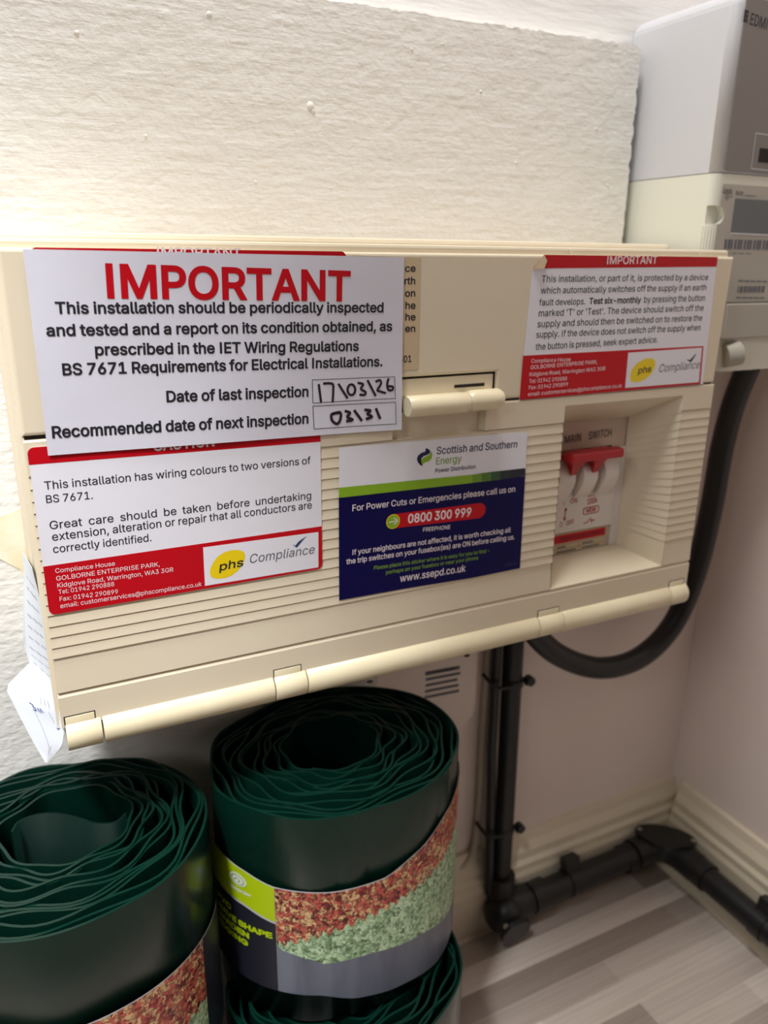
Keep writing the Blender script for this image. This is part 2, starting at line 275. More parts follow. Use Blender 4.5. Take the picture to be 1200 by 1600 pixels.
# --- lettering: outlines of a plain sans alphabet, one glyph per line (character, advance, contours)
GLYPHS = {}
for _l in """A 480 16,0,39,0,78,170;201,509,140,339,226,509;276,509,251,509,338,339;463,0,401,170,440,0;395,0,418,0,359,101;287,302,323,202,281,321;264,372,273,344,255,400;232,478,245,435,236,478;245,478,241,478,233,435;213,371,222,399,204,343;191,302,196,320,155,202;85,0,120,101,62,0/110,142,197,142,110,161;110,199,110,180,197,199;370,199,283,199,370,180;370,142,370,161,283,142
B 456 60,0,122,0,60,170;60,509,60,339,120,509;241,509,181,509,276,509;329,491,306,503,352,479;381,442,369,462,392,422;398,374,398,399,398,352;387,320,394,334,379,306;356,286,369,294,344,277;315,267,330,271,315,265;315,262,315,264,331,261;363,245,347,255,379,235;402,203,392,221,413,185;418,136,418,163,418,111;400,67,412,87,388,46;344,18,370,30,319,6;247,0,287,0,184,0/125,57,125,115,165,57;245,57,205,57,284,57;330,80,313,65,347,95;355,137,355,114,355,154;342,184,351,170,334,198;306,218,321,209,290,227;248,231,271,231,207,231;125,231,166,231,125,173/125,285,125,341,162,285;238,285,200,285,257,285;288,296,273,289,303,303;323,326,315,313,332,339;336,372,336,355,336,395;313,429,328,414,297,444;240,452,273,452,202,452;125,452,163,452,125,396
C 510 267,-7,293,-7,223,-7;150,25,184,4,116,46;70,115,89,76,50,154;40,254,40,201,40,308;70,393,50,354,89,432;150,484,116,462,184,505;267,516,223,516,293,516;340,504,317,512,363,497;402,471,384,486,420,457;448,418,436,439,460,398;473,348,468,374,451,348;408,348,430,348,404,366;389,395,398,381,381,408;357,428,370,419,345,438;315,449,331,444,300,454;267,456,284,456,236,456;184,432,208,448,159,417;125,364,139,394,111,334;103,254,103,297,103,211;125,145,111,175,140,115;184,76,159,92,209,61;267,53,236,53,284,53;315,60,300,55,331,65;357,81,345,71,370,90;389,114,381,101,398,128;408,160,404,143,430,160;473,160,451,160,469,135;448,91,460,111,436,70;402,38,421,52,384,23;341,5,363,12,318,-3
D 502 219,0,271,0,178,0;96,0,137,0,96,19;96,57,96,38,136,57;215,57,175,57,256,57;318,81,291,65,345,97;379,149,366,119,392,179;399,255,399,214,399,296;379,361,392,331,366,390;320,428,346,412,293,444;221,452,260,452,178,452;93,452,136,452,93,471;93,509,93,490,137,509;225,509,181,509,275,509;353,478,317,499,388,458;433,391,415,429,452,353;462,255,462,308,462,202;433,119,452,157,414,81;351,31,387,51,314,10/125,509,103,509,125,339;125,0,125,170,103,0;60,0,82,0,60,170;60,509,60,339,82,509
E 419 60,0,165,0,60,170;60,509,60,339,164,509;372,509,268,509,372,490;372,452,372,471,290,452;125,452,207,452,125,396;125,286,125,341,202,286;355,286,278,286,355,267;355,229,355,248,278,229;125,229,202,229,125,172;125,57,125,114,208,57;375,57,292,57,375,38;375,0,375,19,270,0
F 410 60,0,82,0,60,170;60,509,60,339,163,509;369,509,266,509,369,490;369,452,369,471,288,452;125,452,206,452,125,394;125,278,125,336,198,278;346,278,272,278,346,259;346,221,346,240,272,221;125,221,198,221,125,147;125,0,125,74,103,0
G 520 269,-7,309,-7,223,-7;149,25,184,4,115,46;69,116,88,77,50,155;40,254,40,201,40,308;69,393,50,354,88,432;149,484,115,462,183,505;265,516,221,516,292,516;340,504,317,512,364,496;403,469,385,484,422,454;449,416,437,437,461,396;474,349,470,373,452,349;408,349,430,349,403,365;387,393,396,380,379,406;356,427,368,417,344,436;315,448,330,444,300,453;265,456,283,456,235,456;183,432,208,448,159,417;125,364,139,394,111,334;103,254,103,297,103,211;125,145,111,175,140,115;184,76,159,92,209,61;269,53,237,53,297,53;345,71,323,59,367,83;396,123,384,101,409,146;415,202,415,172,421,201;434,199,428,200,384,199;283,199,333,199,283,218;283,256,283,237,348,256;478,256,413,256,478,237;478,200,478,219,478,158;451,91,469,122,433,60;377,19,408,36,345,2
H 517 60,0,82,0,60,170;60,509,60,339,82,509;125,509,103,509,125,435;125,289,125,362,214,289;392,289,303,289,392,362;392,509,392,435,414,509;457,509,435,509,457,339;457,0,457,170,435,0;392,0,414,0,392,77;392,232,392,155,303,232;125,232,214,232,125,155;125,0,125,77,103,0
I 300 31,0,111,0,31,19;31,57,31,38,60,57;118,57,89,57,118,189;118,452,118,320,89,452;31,452,60,452,31,471;31,509,31,490,111,509;269,509,190,509,269,490;269,452,269,471,240,452;183,452,212,452,183,320;183,57,183,189,212,57;269,57,240,57,269,38;269,0,269,19,190,0
J 396 185,-7,230,-7,140,-7;75,33,104,6,47,59;33,145,33,97,33,155;33,173,33,164,55,173;98,173,76,173,98,164;98,145,98,155,98,114;122,74,106,91,137,58;185,50,159,50,211,50;248,74,232,58,264,91;272,145,272,114,272,267;272,509,272,388,293,509;336,509,315,509,336,388;336,145,336,267,336,97;294,33,322,59,266,6
K 467 104,145,146,189,104,169;104,216,104,193,116,232;139,261,128,247,151,275;174,303,162,290,187,317;212,344,199,331,262,399;364,509,313,454,392,509;448,509,420,509,376,431;231,276,304,353,230,276;228,276,229,276,187,233/60,0,82,0,60,170;60,509,60,339,82,509;125,509,103,509,125,451;125,334,125,392,124,298;124,225,124,261,124,214;125,193,124,204,125,129;125,0,125,64,103,0/372,0,398,0,311,86;188,259,249,173,201,276;228,309,215,293,302,206;449,0,375,103,423,0
L 393 60,0,160,0,60,170;60,509,60,339,82,509;125,509,103,509,125,358;125,57,125,208,203,57;361,57,282,57,361,38;361,0,361,19,261,0
M 628 60,0,81,0,60,170;60,509,60,339,91,509;152,509,121,509,193,402;277,187,235,294,280,180;287,159,284,170,291,148;299,123,295,136,303,110;311,84,307,97,315,71;322,49,319,59,317,49;307,49,312,49,310,59;318,83,314,70,322,95;330,121,326,108,334,134;342,158,338,147,346,170;352,187,349,179,394,294;476,509,435,402,507,509;568,509,537,509,568,339;568,0,568,170,547,0;504,0,525,0,504,97;504,291,504,194,504,302;504,327,504,314,505,340;505,369,505,354,505,383;506,413,506,398,506,428;507,457,507,443,509,457;513,457,511,457,508,441;498,409,503,426,492,393;482,363,487,378,477,348;467,322,472,334,463,309;456,291,459,299,418,194;342,0,380,97,323,0;286,0,305,0,248,97;170,291,209,194,167,299;159,321,163,309,155,333;145,361,150,346,140,376;129,408,135,391,124,424;112,457,118,441,114,457;119,457,117,457,119,444;120,416,120,431,120,401;121,372,121,387,121,357;122,328,121,342,122,315;122,291,122,302,122,194;122,0,122,97,101,0
N 523 60,0,82,0,60,170;60,509,60,339,85,509;136,509,111,509,205,400;343,183,274,291,349,174;363,151,355,164,370,138;388,107,379,123,396,90;414,55,405,73,411,55;405,54,408,54,403,72;401,108,401,90,400,126;399,157,399,142,399,172;399,195,399,185,399,300;399,509,399,404,420,509;463,509,442,509,463,339;463,0,463,170,438,0;387,0,412,0,325,97;202,290,264,193,194,303;177,331,186,316,169,345;148,381,159,362,137,400;108,452,123,424,111,453;119,454,115,453,120,428;122,384,121,405,123,362;124,328,124,344,125,312;125,291,125,300,125,194;125,0,125,97,103,0
O 533 267,-7,311,-7,223,-7;150,25,184,4,116,46;70,115,90,76,50,154;40,254,40,201,40,308;70,393,50,354,90,432;150,484,116,462,184,505;267,516,223,516,311,516;384,484,350,505,418,462;464,393,444,432,483,354;493,254,493,308,493,201;464,115,483,154,444,76;384,25,418,46,350,4/267,53,236,53,297,53;349,76,325,61,374,91;408,144,394,114,423,174;430,254,430,211,430,298;408,365,423,335,394,395;349,433,374,417,325,448;267,456,297,456,236,456;184,433,209,448,159,417;125,364,140,394,111,334;103,254,103,297,103,211;125,144,111,174,140,114;184,76,159,92,209,61
P 445 60,0,82,0,60,170;60,509,60,339,118,509;235,509,177,509,274,509;332,487,307,502,358,473;390,430,377,454,402,405;409,348,409,378,409,317;390,265,402,290,377,241;332,207,358,222,307,193;235,186,274,186,193,186;109,186,151,186,109,205;109,242,109,224,150,242;233,242,191,242,259,242;297,256,281,247,313,265;333,294,325,278,341,310;344,348,344,328,344,368;333,402,341,386,325,417;297,439,313,430,280,448;232,452,259,452,196,452;125,452,160,452,125,301;125,0,125,151,103,0
Q 533 245,159,274,121,268,159;313,159,290,159,332,134;369,85,351,109,374,78;384,65,379,71,412,27;468,-48,440,-10,446,-48;401,-48,423,-48,382,-23;346,27,364,2,341,33;331,46,336,39,302,84/267,-7,311,-7,223,-7;150,25,184,4,116,46;70,115,90,76,50,154;40,254,40,201,40,308;70,393,50,354,90,432;150,484,116,462,184,505;267,516,223,516,311,516;384,484,350,505,418,462;464,393,444,432,483,354;493,254,493,308,493,201;464,115,483,154,444,76;384,25,418,46,350,4/267,53,236,53,297,53;349,76,325,61,374,91;408,144,394,114,423,174;430,254,430,211,430,298;408,365,423,335,394,395;349,433,374,417,325,448;267,456,297,456,236,456;184,433,209,448,159,417;125,364,140,394,111,334;103,254,103,297,103,211;125,144,111,174,140,114;184,76,159,92,209,61
R 449 60,0,82,0,60,170;60,509,60,339,119,509;236,509,177,509,275,509;333,489,307,502,359,475;390,433,378,457,403,410;409,352,409,382,409,321;390,271,403,295,378,248;333,217,359,230,307,204;236,198,275,198,189,198;96,198,143,198,96,217;96,255,96,236,142,255;234,255,188,255,260,255;298,267,281,259,314,275;334,300,326,286,341,315;345,352,345,332,345,372;334,405,341,390,326,420;298,440,314,431,281,448;233,452,259,452,197,452;125,452,161,452,125,301;125,0,125,151,103,0/353,0,378,0,312,76;230,229,271,153,254,229;303,229,279,229,344,153;428,0,386,76,403,0
S 447 224,-9,263,-9,187,-9;128,9,155,-3,100,21;64,60,79,38,49,82;38,137,40,107,60,137;104,137,82,137,106,117;123,88,112,101,134,75;166,59,149,65,184,52;224,49,203,49,247,49;286,60,268,53,304,68;329,92,319,78,340,105;346,139,346,121,346,155;332,179,341,169,323,189;296,205,311,198,281,211;245,222,264,217,224,228;184,239,204,234,142,251;86,289,109,268,63,311;52,372,52,339,52,401;75,448,60,426,90,469;138,498,111,486,164,510;227,516,194,516,261,516;316,498,290,510,342,486;377,449,362,469,392,428;401,378,400,404,380,378;337,378,358,378,335,403;302,437,323,423,281,451;225,459,256,459,203,459;167,448,184,455,151,441;129,418,138,431,120,406;115,376,115,391,115,358;131,334,120,344,142,323;169,308,154,314,184,302;212,293,199,297,230,289;264,279,247,284,279,275;312,264,295,270,328,257;359,238,344,248,373,227;395,198,385,214,404,181;408,139,408,162,408,111;386,64,401,86,372,41;323,11,351,24,296,-2
T 449 32,452,85,452,32,471;32,509,32,490,160,509;417,509,288,509,417,490;417,452,417,471,363,452;257,452,310,452,257,301;257,0,257,151,235,0;193,0,214,0,193,151;193,452,193,301,139,452
U 517 259,-8,299,-8,219,-8;154,15,184,0,124,31;85,80,101,53,68,107;60,173,60,138,60,285;60,509,60,397,81,509;124,509,103,509,124,399;124,178,124,288,124,154;141,113,130,132,152,94;187,68,167,79,207,57;259,52,231,52,287,52;331,68,311,57,351,79;377,113,366,94,387,132;393,178,393,154,393,288;393,509,393,399,414,509;457,509,436,509,457,397;457,173,457,285,457,138;433,80,449,107,416,53;363,15,393,31,334,0
V 480 204,0,229,0,141,170;16,509,79,339,39,509;84,509,62,509,120,408;192,206,156,307,198,189;215,137,206,166,224,109;248,31,235,73,243,31;235,31,239,31,247,74;267,138,258,110,276,166;290,206,284,189,325,307;395,509,360,408,417,509;463,509,440,509,401,339;278,0,340,170,253,0
W 686 155,0,180,0,109,170;16,509,63,339,38,509;82,509,60,509,109,404;163,196,136,300,168,179;175,145,172,163,179,128;187,94,183,111,190,76;197,40,194,58,194,40;189,40,192,40,193,58;200,94,196,76,203,111;211,145,207,128,215,163;224,196,220,179,251,300;306,509,279,404,331,509;380,509,355,509,407,404;462,196,434,300,466,179;474,145,470,163,478,128;486,94,482,111,490,76;497,40,494,58,494,40;488,40,491,40,492,58;499,94,495,76,502,111;510,145,506,128,515,163;523,196,519,179,550,300;603,509,576,404,625,509;670,509,647,509,623,339;530,0,577,170,505,0;455,0,480,0,426,108;368,323,397,215,362,344;351,391,357,367,346,416;336,475,341,444,341,475;350,475,345,475,345,445;335,395,340,419,330,371;318,323,324,347,289,215;230,0,260,108,205,0
X 474 18,0,43,0,84,95;217,284,151,190,217,268;217,236,217,252,155,327;29,509,92,418,54,509;104,509,79,509,129,473;178,400,153,437,188,385;204,361,197,372,211,350;223,329,217,340,229,318;243,292,236,306,240,292;232,292,236,292,239,306;252,329,246,318,258,339;272,361,264,350,279,372;298,400,288,385,323,437;374,509,348,473,398,509;446,509,422,509,384,419;259,239,321,329,259,255;259,287,259,271,324,191;456,0,390,96,431,0;382,0,406,0,352,43;292,129,322,86,283,143;268,165,275,155,262,175;250,195,256,185,244,206;230,231,238,217,235,231;244,231,240,231,238,218;225,196,231,207,219,186;206,166,213,176,199,155;182,129,191,143,152,86;91,0,122,43,67,0
Y 472 203,0,225,0,203,69;203,208,203,139,141,308;16,509,79,409,41,509;91,509,66,509,125,454;192,344,159,399,203,326;222,292,213,309,231,275;250,230,240,255,241,230;224,230,232,230,233,255;251,293,242,276,260,310;280,344,270,327,314,399;381,509,347,454,406,509;455,509,430,509,393,409;268,208,330,308,268,139;268,0,268,69,247,0
Z 438 42,0,161,0,42,15;42,46,42,31,119,159;273,385,196,272,284,400;306,431,295,415,318,446;341,476,329,461,343,469;348,454,346,461,327,453;285,452,306,453,264,452;223,452,244,452,162,452;40,452,101,452,40,471;40,509,40,490,159,509;397,509,278,509,397,493;397,462,397,477,321,351;169,129,245,240,158,113;134,81,146,97,122,65;97,33,110,49,95,40;90,54,93,47,111,55;152,57,132,56,173,57;214,57,193,57,276,57;399,57,338,57,399,38;399,0,399,19,280,0
a 389 160,-9,182,-9,136,-9;94,5,114,-4,75,14;48,45,59,27,36,62;30,108,30,83,30,130;43,161,35,147,52,175;78,193,63,185,92,201;125,211,108,207,143,215;178,220,160,218,201,223;234,227,219,225,248,228;265,235,258,231,272,239;276,255,276,245,276,255;276,257,276,256,276,272;267,297,273,286,261,308;240,322,252,316,228,328;196,331,213,331,178,331;149,322,162,328,136,317;118,301,126,309,110,292;100,274,104,283,80,280;41,291,61,285,50,314;79,346,62,332,95,360;133,375,113,369,153,381;194,384,173,384,208,384;239,379,223,383,255,376;286,360,271,370,301,351;322,320,313,338,332,303;337,251,337,280,337,168;337,0,337,84,317,0;277,0,297,0,277,17;277,52,277,35,275,52;272,52,274,52,268,43;252,25,261,34,243,15;215,1,230,7,200,-5/170,45,155,45,193,45;228,59,212,50,243,68;263,93,255,79,271,107;276,138,276,122,276,155;276,190,276,173,273,187;259,182,268,184,251,180;231,176,242,178,221,174;200,171,210,172,190,170;175,168,182,169,161,166;134,159,147,163,121,154;103,139,111,148,96,131;92,105,92,119,92,92;102,72,95,81,109,63;130,52,118,57,142,48
b 424 229,-8,261,-8,206,-8;172,4,187,-4,158,12;138,31,146,21,129,42;118,59,123,51,116,59;112,59,114,59,112,39;112,0,112,20,92,0;53,0,72,0,53,170;53,509,53,339,73,509;114,509,93,509,114,446;114,319,114,382,115,319;118,319,117,319,123,327;137,346,129,336,145,356;171,373,157,365,186,381;229,384,205,384,261,384;313,361,289,376,337,345;370,293,356,322,383,263;390,189,390,229,390,149;370,84,383,114,356,55;313,16,337,32,289,0/220,47,197,47,244,47;279,66,263,53,295,78;316,117,308,95,324,138;328,189,328,162,328,216;316,261,324,240,308,282;280,311,296,299,264,324;220,330,244,330,197,330;161,312,177,324,145,300;125,263,133,284,117,242;113,189,113,217,113,161;125,115,117,136,133,94;162,65,146,77,178,53
c 396 207,-8,226,-8,173,-8;117,16,143,0,91,33;56,85,71,56,41,114;34,187,34,149,34,227;56,291,41,262,71,321;117,360,91,343,143,376;207,384,173,384,226,384;260,377,243,382,276,372;305,356,292,365,319,347;340,322,330,335,350,309;362,277,357,294,342,272;303,262,322,267,300,272;290,289,296,281,285,297;270,311,278,305,262,317;242,325,253,322,232,328;207,330,220,330,182,330;145,310,161,323,129,297;108,258,116,280,100,237;96,187,96,213,96,162;108,117,100,139,116,96;145,66,129,79,161,53;207,46,182,46,220,46;243,52,232,48,253,55;271,66,263,60,279,72;292,89,286,80,297,97;304,117,301,107,324,112;363,102,343,107,358,85;341,56,351,70,332,43;306,21,320,31,293,12;261,-1,277,4,244,-6
d 424 195,-8,219,-8,164,-8;111,16,136,0,87,32;55,84,68,55,41,114;34,189,34,149,34,229;55,293,41,263,69,322;112,361,88,345,136,376;196,384,164,384,219,384;253,373,238,381,268,365;287,346,279,356,296,336;306,319,302,327,308,319;311,319,309,319,311,382;311,509,311,446,331,509;372,509,351,509,372,339;372,0,372,170,352,0;313,0,332,0,313,20;313,59,313,39,311,59;307,59,309,59,302,51;287,31,295,42,278,21;252,4,267,12,238,-4/205,47,181,47,227,47;263,65,247,53,279,77;299,115,291,94,308,136;312,189,312,161,312,217;300,263,308,242,292,284;263,312,279,300,247,324;205,330,228,330,181,330;145,311,161,324,129,299;108,261,116,282,100,240;96,189,96,216,96,162;109,117,100,138,117,95;145,66,129,78,161,53
e 404 212,-8,238,-8,175,-8;117,16,143,0,90,33;56,85,70,56,41,114;34,187,34,148,34,226;55,290,41,260,69,319;115,359,89,343,141,376;205,384,171,384,226,384;266,374,246,381,285,367;319,341,303,356,335,326;357,282,348,306,366,258;371,194,371,228,371,186;371,169,371,178,272,169;75,169,174,169,75,187;75,221,75,204,163,221;338,221,250,221,329,215;310,202,319,208,310,227;298,269,306,249,290,288;263,314,278,303,247,325;205,330,228,330,182,330;146,313,163,325,130,302;109,270,118,288,100,251;96,211,96,232,96,200;96,178,96,189,96,150;110,106,101,126,120,87;151,61,134,72,168,51;212,46,189,46,228,46;254,53,241,48,266,57;285,73,277,64,294,82;306,105,301,93,325,101;365,91,345,96,359,71;335,39,349,54,321,24;283,4,303,13,262,-4
f 254 228,379,154,379,228,362;228,327,228,344,154,327;6,327,80,327,6,344;6,379,6,362,80,379/81,0,101,0,81,144;81,432,81,288,81,453;96,486,86,471,106,500;135,519,119,511,152,526;187,530,169,530,201,530;222,527,213,529,232,525;243,521,238,523,238,503;227,468,233,486,224,470;215,472,220,471,210,473;195,474,203,474,176,474;154,460,163,469,146,451;142,419,142,437,142,279;142,0,142,140,121,0
g 425 207,-151,238,-151,179,-151;134,-140,155,-147,113,-132;82,-110,96,-123,69,-98;51,-69,58,-84,67,-60;101,-41,84,-50,107,-49;122,-66,113,-57,130,-75;154,-88,141,-82,168,-94;207,-97,186,-97,238,-97;282,-75,263,-90,302,-60;311,-6,311,-37,311,19;311,68,311,44,310,68;306,68,308,68,301,60;287,41,295,51,278,32;252,16,267,23,238,8;195,5,219,5,164,5;113,27,137,12,88,41;55,90,69,62,41,118;34,191,34,152,34,230;55,293,41,264,69,322;112,361,88,345,137,376;196,384,165,384,220,384;253,373,239,381,268,365;288,346,280,356,297,336;308,319,303,327,309,319;313,319,311,319,313,339;313,379,313,359,333,379;372,379,353,379,372,250;372,-9,372,121,372,-42;350,-90,365,-69,335,-111;291,-136,316,-126,266,-146/205,59,181,59,228,59;264,75,248,64,280,86;300,121,292,101,308,141;312,193,312,165,312,220;300,264,308,243,292,284;264,312,280,301,248,324;205,330,228,330,181,330;145,312,161,324,129,299;109,262,117,283,100,242;96,193,96,219,96,166;109,123,100,143,117,103;145,76,129,87,162,65
h 410 114,227,114,249,114,151;114,0,114,76,93,0;53,0,73,0,53,170;53,509,53,339,73,509;114,509,93,509,114,435;114,287,114,361,110,287;102,287,106,287,114,322;152,362,131,347,174,377;227,384,199,384,253,384;295,369,276,379,315,358;341,321,330,342,352,299;357,240,357,273,357,160;357,0,357,80,337,0;296,0,316,0,296,78;296,235,296,157,296,265;273,304,288,288,258,321;210,329,237,329,192,329;161,317,175,325,146,309;126,283,135,298,118,267
i 167 53,0,73,0,53,126;53,379,53,253,73,379;114,379,93,379,114,253;114,0,114,126,93,0/84,443,95,443,72,443;54,455,62,447,45,462;41,483,41,472,41,494;54,512,45,504,62,520;84,524,72,524,95,524;114,512,106,520,122,504;126,483,126,494,126,472;114,455,122,462,106,447
j 167 53,379,53,243,73,379;114,379,93,379,114,243;114,-30,114,106,114,-53;102,-90,110,-73,93,-107;65,-129,81,-120,48,-138;4,-143,28,-143,-1,-143;-10,-143,-5,-143,-10,-124;-10,-87,-10,-105,-6,-87;2,-87,-2,-87,20,-87;40,-72,32,-82,49,-62;53,-29,53,-48,53,107/83,443,95,443,72,443;53,455,62,447,45,462;41,483,41,472,41,494;53,512,45,504,62,520;83,524,72,524,95,524;114,512,105,520,122,504;126,483,126,494,126,472;114,455,122,462,105,447
k 381 110,137,132,158,110,162;110,212,110,187,113,212;121,212,117,212,175,268;284,379,230,323,310,379;360,379,335,379,301,319;184,199,243,259,182,199;177,199,179,199,155,178/53,0,73,0,53,170;53,509,53,339,73,509;114,509,93,509,114,339;114,0,114,170,93,0/294,0,320,0,245,62;148,186,197,124,162,200;191,229,177,214,252,152;372,0,312,76,346,0
l 189 139,-2,147,-2,110,-2;74,20,88,5,60,35;53,84,53,57,53,226;53,509,53,367,73,509;114,509,93,509,114,372;114,99,114,235,114,81;120,62,116,69,125,55;146,52,133,52,152,52;160,53,157,52,164,53;170,54,167,54,173,37;181,3,177,20,175,1;162,-1,169,0,154,-2
m 610 53,0,73,0,53,126;53,379,53,253,72,379;112,379,92,379,112,351;112,295,112,323,111,295;108,295,109,295,113,316;132,346,121,332,144,359;172,376,157,369,187,383;219,386,203,386,247,386;287,361,270,378,305,344;321,295,316,322,318,295;312,295,315,295,317,313;337,343,325,329,349,357;381,375,364,367,398,382;437,386,416,386,459,386;497,372,479,381,515,362;541,328,530,348,551,309;557,255,557,285,557,170;557,0,557,85,536,0;496,0,516,0,496,85;496,254,496,169,496,281;473,313,488,301,457,325;419,330,439,330,402,330;374,320,387,327,362,313;345,290,352,303,339,278;335,247,335,263,335,165;335,0,335,82,315,0;274,0,295,0,274,87;274,260,274,173,274,281;253,311,267,298,239,324;199,330,221,330,185,330;158,320,171,327,144,313;126,289,134,303,118,276;114,238,114,258,114,159;114,0,114,79,93,0
n 410 114,227,114,249,114,151;114,0,114,76,93,0;53,0,73,0,53,126;53,379,53,253,72,379;112,379,92,379,112,349;112,287,112,318,109,287;102,287,106,287,114,322;152,362,131,347,174,377;227,384,199,384,253,384;295,369,276,379,314,358;341,321,330,342,352,299;357,240,357,273,357,160;357,0,357,80,337,0;296,0,316,0,296,78;296,235,296,157,296,265;273,304,288,288,258,321;210,329,237,329,192,329;161,317,175,325,146,309;126,283,135,298,118,267
o 415 207,-8,242,-8,173,-8;117,16,143,0,91,33;56,85,71,56,41,114;34,187,34,149,34,227;56,291,41,262,71,321;117,360,91,343,143,376;207,384,173,384,242,384;299,360,273,376,325,343;359,291,345,321,374,262;381,187,381,227,381,149;359,85,374,114,345,56;299,16,325,33,273,0/207,46,182,46,233,46;270,66,254,53,287,79;307,117,299,96,315,139;319,187,319,162,319,213;307,258,315,236,299,280;270,310,287,297,254,323;207,330,233,330,182,330;145,310,161,323,129,297;108,258,116,280,100,237;96,187,96,213,96,162;108,117,100,139,116,96;145,66,129,79,161,53
p 424 53,-143,73,-143,53,31;53,379,53,205,72,379;112,379,92,379,112,359;112,319,112,339,114,319;118,319,116,319,123,327;137,346,129,336,145,356;171,373,157,365,186,381;229,384,205,384,261,384;313,361,289,376,337,345;370,293,356,322,383,263;390,189,390,229,390,149;370,84,383,114,356,55;313,16,337,32,289,0;229,-8,261,-8,206,-8;173,4,187,-4,158,12;138,31,146,21,130,42;118,59,123,51,117,59;114,59,115,59,114,-8;114,-143,114,-76,93,-143/220,47,197,47,244,47;279,66,263,53,295,78;316,117,308,95,324,138;328,189,328,162,328,216;316,261,324,240,308,282;280,311,296,299,264,324;220,330,244,330,197,330;161,312,177,324,145,300;125,263,133,284,117,242;113,189,113,217,113,161;125,115,117,136,133,94;162,65,146,77,178,53
q 424 372,-143,372,31,351,-143;311,-143,331,-143,311,-76;311,59,311,-8,309,59;306,59,308,59,302,51;287,31,295,42,278,21;252,4,267,12,238,-4;195,-8,219,-8,164,-8;111,16,136,0,87,32;55,84,68,55,41,114;34,189,34,149,34,229;55,293,41,263,69,322;112,361,88,345,136,376;196,384,164,384,219,384;253,373,238,381,268,365;287,346,279,356,296,336;307,319,302,327,309,319;313,319,311,319,313,339;313,379,313,359,332,379;372,379,352,379,372,205/205,47,181,47,227,47;263,65,247,53,279,77;299,115,291,94,308,136;312,189,312,161,312,217;300,263,308,242,292,284;263,312,279,300,247,324;205,330,228,330,181,330;145,311,161,324,129,299;108,261,116,282,100,240;96,189,96,216,96,162;109,117,100,138,117,95;145,66,129,78,161,53
r 259 53,0,73,0,53,126;53,379,53,253,72,379;112,379,92,379,112,360;112,321,112,340,113,321;115,321,114,321,122,340;152,367,135,355,170,379;213,385,190,385,218,385;229,384,223,385,235,384;243,384,240,384,243,363;243,322,243,343,242,323;230,324,237,323,223,325;207,326,215,326,189,326;159,315,173,322,145,307;126,284,134,297,118,270;114,237,114,255,114,158;114,0,114,79,93,0
s 365 182,-8,211,-8,156,-8;112,3,133,-4,92,11;62,38,75,23,49,53;36,94,40,72,55,98;94,107,74,102,99,86;124,60,109,70,139,50;181,45,158,45,208,45;244,62,229,51,260,74;268,103,268,87,268,116;254,136,263,127,245,144;212,155,231,151,191,160;149,170,170,165,115,178;72,208,89,191,55,225;47,274,47,247,47,296;65,332,53,315,77,348;115,370,94,361,136,380;187,384,160,384,213,384;254,372,235,380,272,365;299,339,287,353,310,325;324,290,319,309,305,286;268,277,287,281,263,292;243,316,255,304,230,327;187,333,212,333,165,333;131,317,146,327,116,306;109,277,109,293,109,263;124,243,114,252,134,235;172,223,150,228,191,218;229,209,210,214,264,201;306,171,290,188,323,154;331,107,331,133,331,84;312,47,325,64,300,30;260,6,282,16,237,-3
t 227 204,379,138,379,204,362;204,327,204,344,138,327;6,327,72,327,6,344;6,379,6,362,72,379/65,471,65,345,85,471;126,471,106,471,126,347;126,98,126,222,126,81;136,61,129,69,143,54;170,50,154,50,174,50;185,51,179,50,191,52;202,54,197,53,206,36;213,2,209,19,207,0;192,-3,200,-2,184,-4;168,-4,176,-4,136,-4;92,21,110,4,74,38;65,93,65,62,65,219
u 410 182,-5,211,-5,157,-5;115,11,134,0,95,21;69,59,80,37,58,80;53,139,53,107,53,219;53,379,53,299,73,379;114,379,93,379,114,301;114,144,114,222,114,114;137,75,121,91,152,58;200,50,173,50,218,50;249,62,235,54,264,70;283,97,275,81,292,112;296,153,296,131,296,228;296,379,296,304,316,379;357,379,337,379,357,253;357,0,357,126,337,0;298,0,318,0,298,31;298,92,298,61,301,92;307,92,304,92,295,57;257,17,279,32,235,2
v 389 163,0,184,0,114,126;17,379,66,253,40,379;84,379,62,379,111,305;165,155,138,230,174,132;187,87,181,110,193,64;206,21,199,42,198,21;184,21,191,21,191,42;203,87,197,64,209,110;224,155,216,132,251,230;305,379,278,305,327,379;371,379,349,379,323,253;226,0,275,126,205,0
w 567 138,0,158,0,99,126;23,379,61,253,44,379;87,379,66,379,103,324;133,214,118,269,140,191;154,137,147,165,161,108;175,41,168,76,172,41;165,41,168,41,172,75;186,135,179,106,193,163;206,214,199,190,221,269;252,379,237,324,273,379;316,379,295,379,332,324;362,214,347,269,368,190;382,136,375,164,388,107;402,41,395,76,399,41;391,41,395,41,399,75;413,135,406,107,420,164;434,214,427,190,449,269;480,379,465,324,502,379;545,379,523,379,506,253;429,0,468,126,409,0;368,0,389,0,352,57;319,172,335,114,314,189;305,225,309,207,300,243;291,280,295,261,286,299;277,338,281,318,281,338;291,338,286,338,286,319;277,280,281,299,272,261;263,225,267,243,258,206;248,172,253,189,231,114;199,0,215,57,178,0
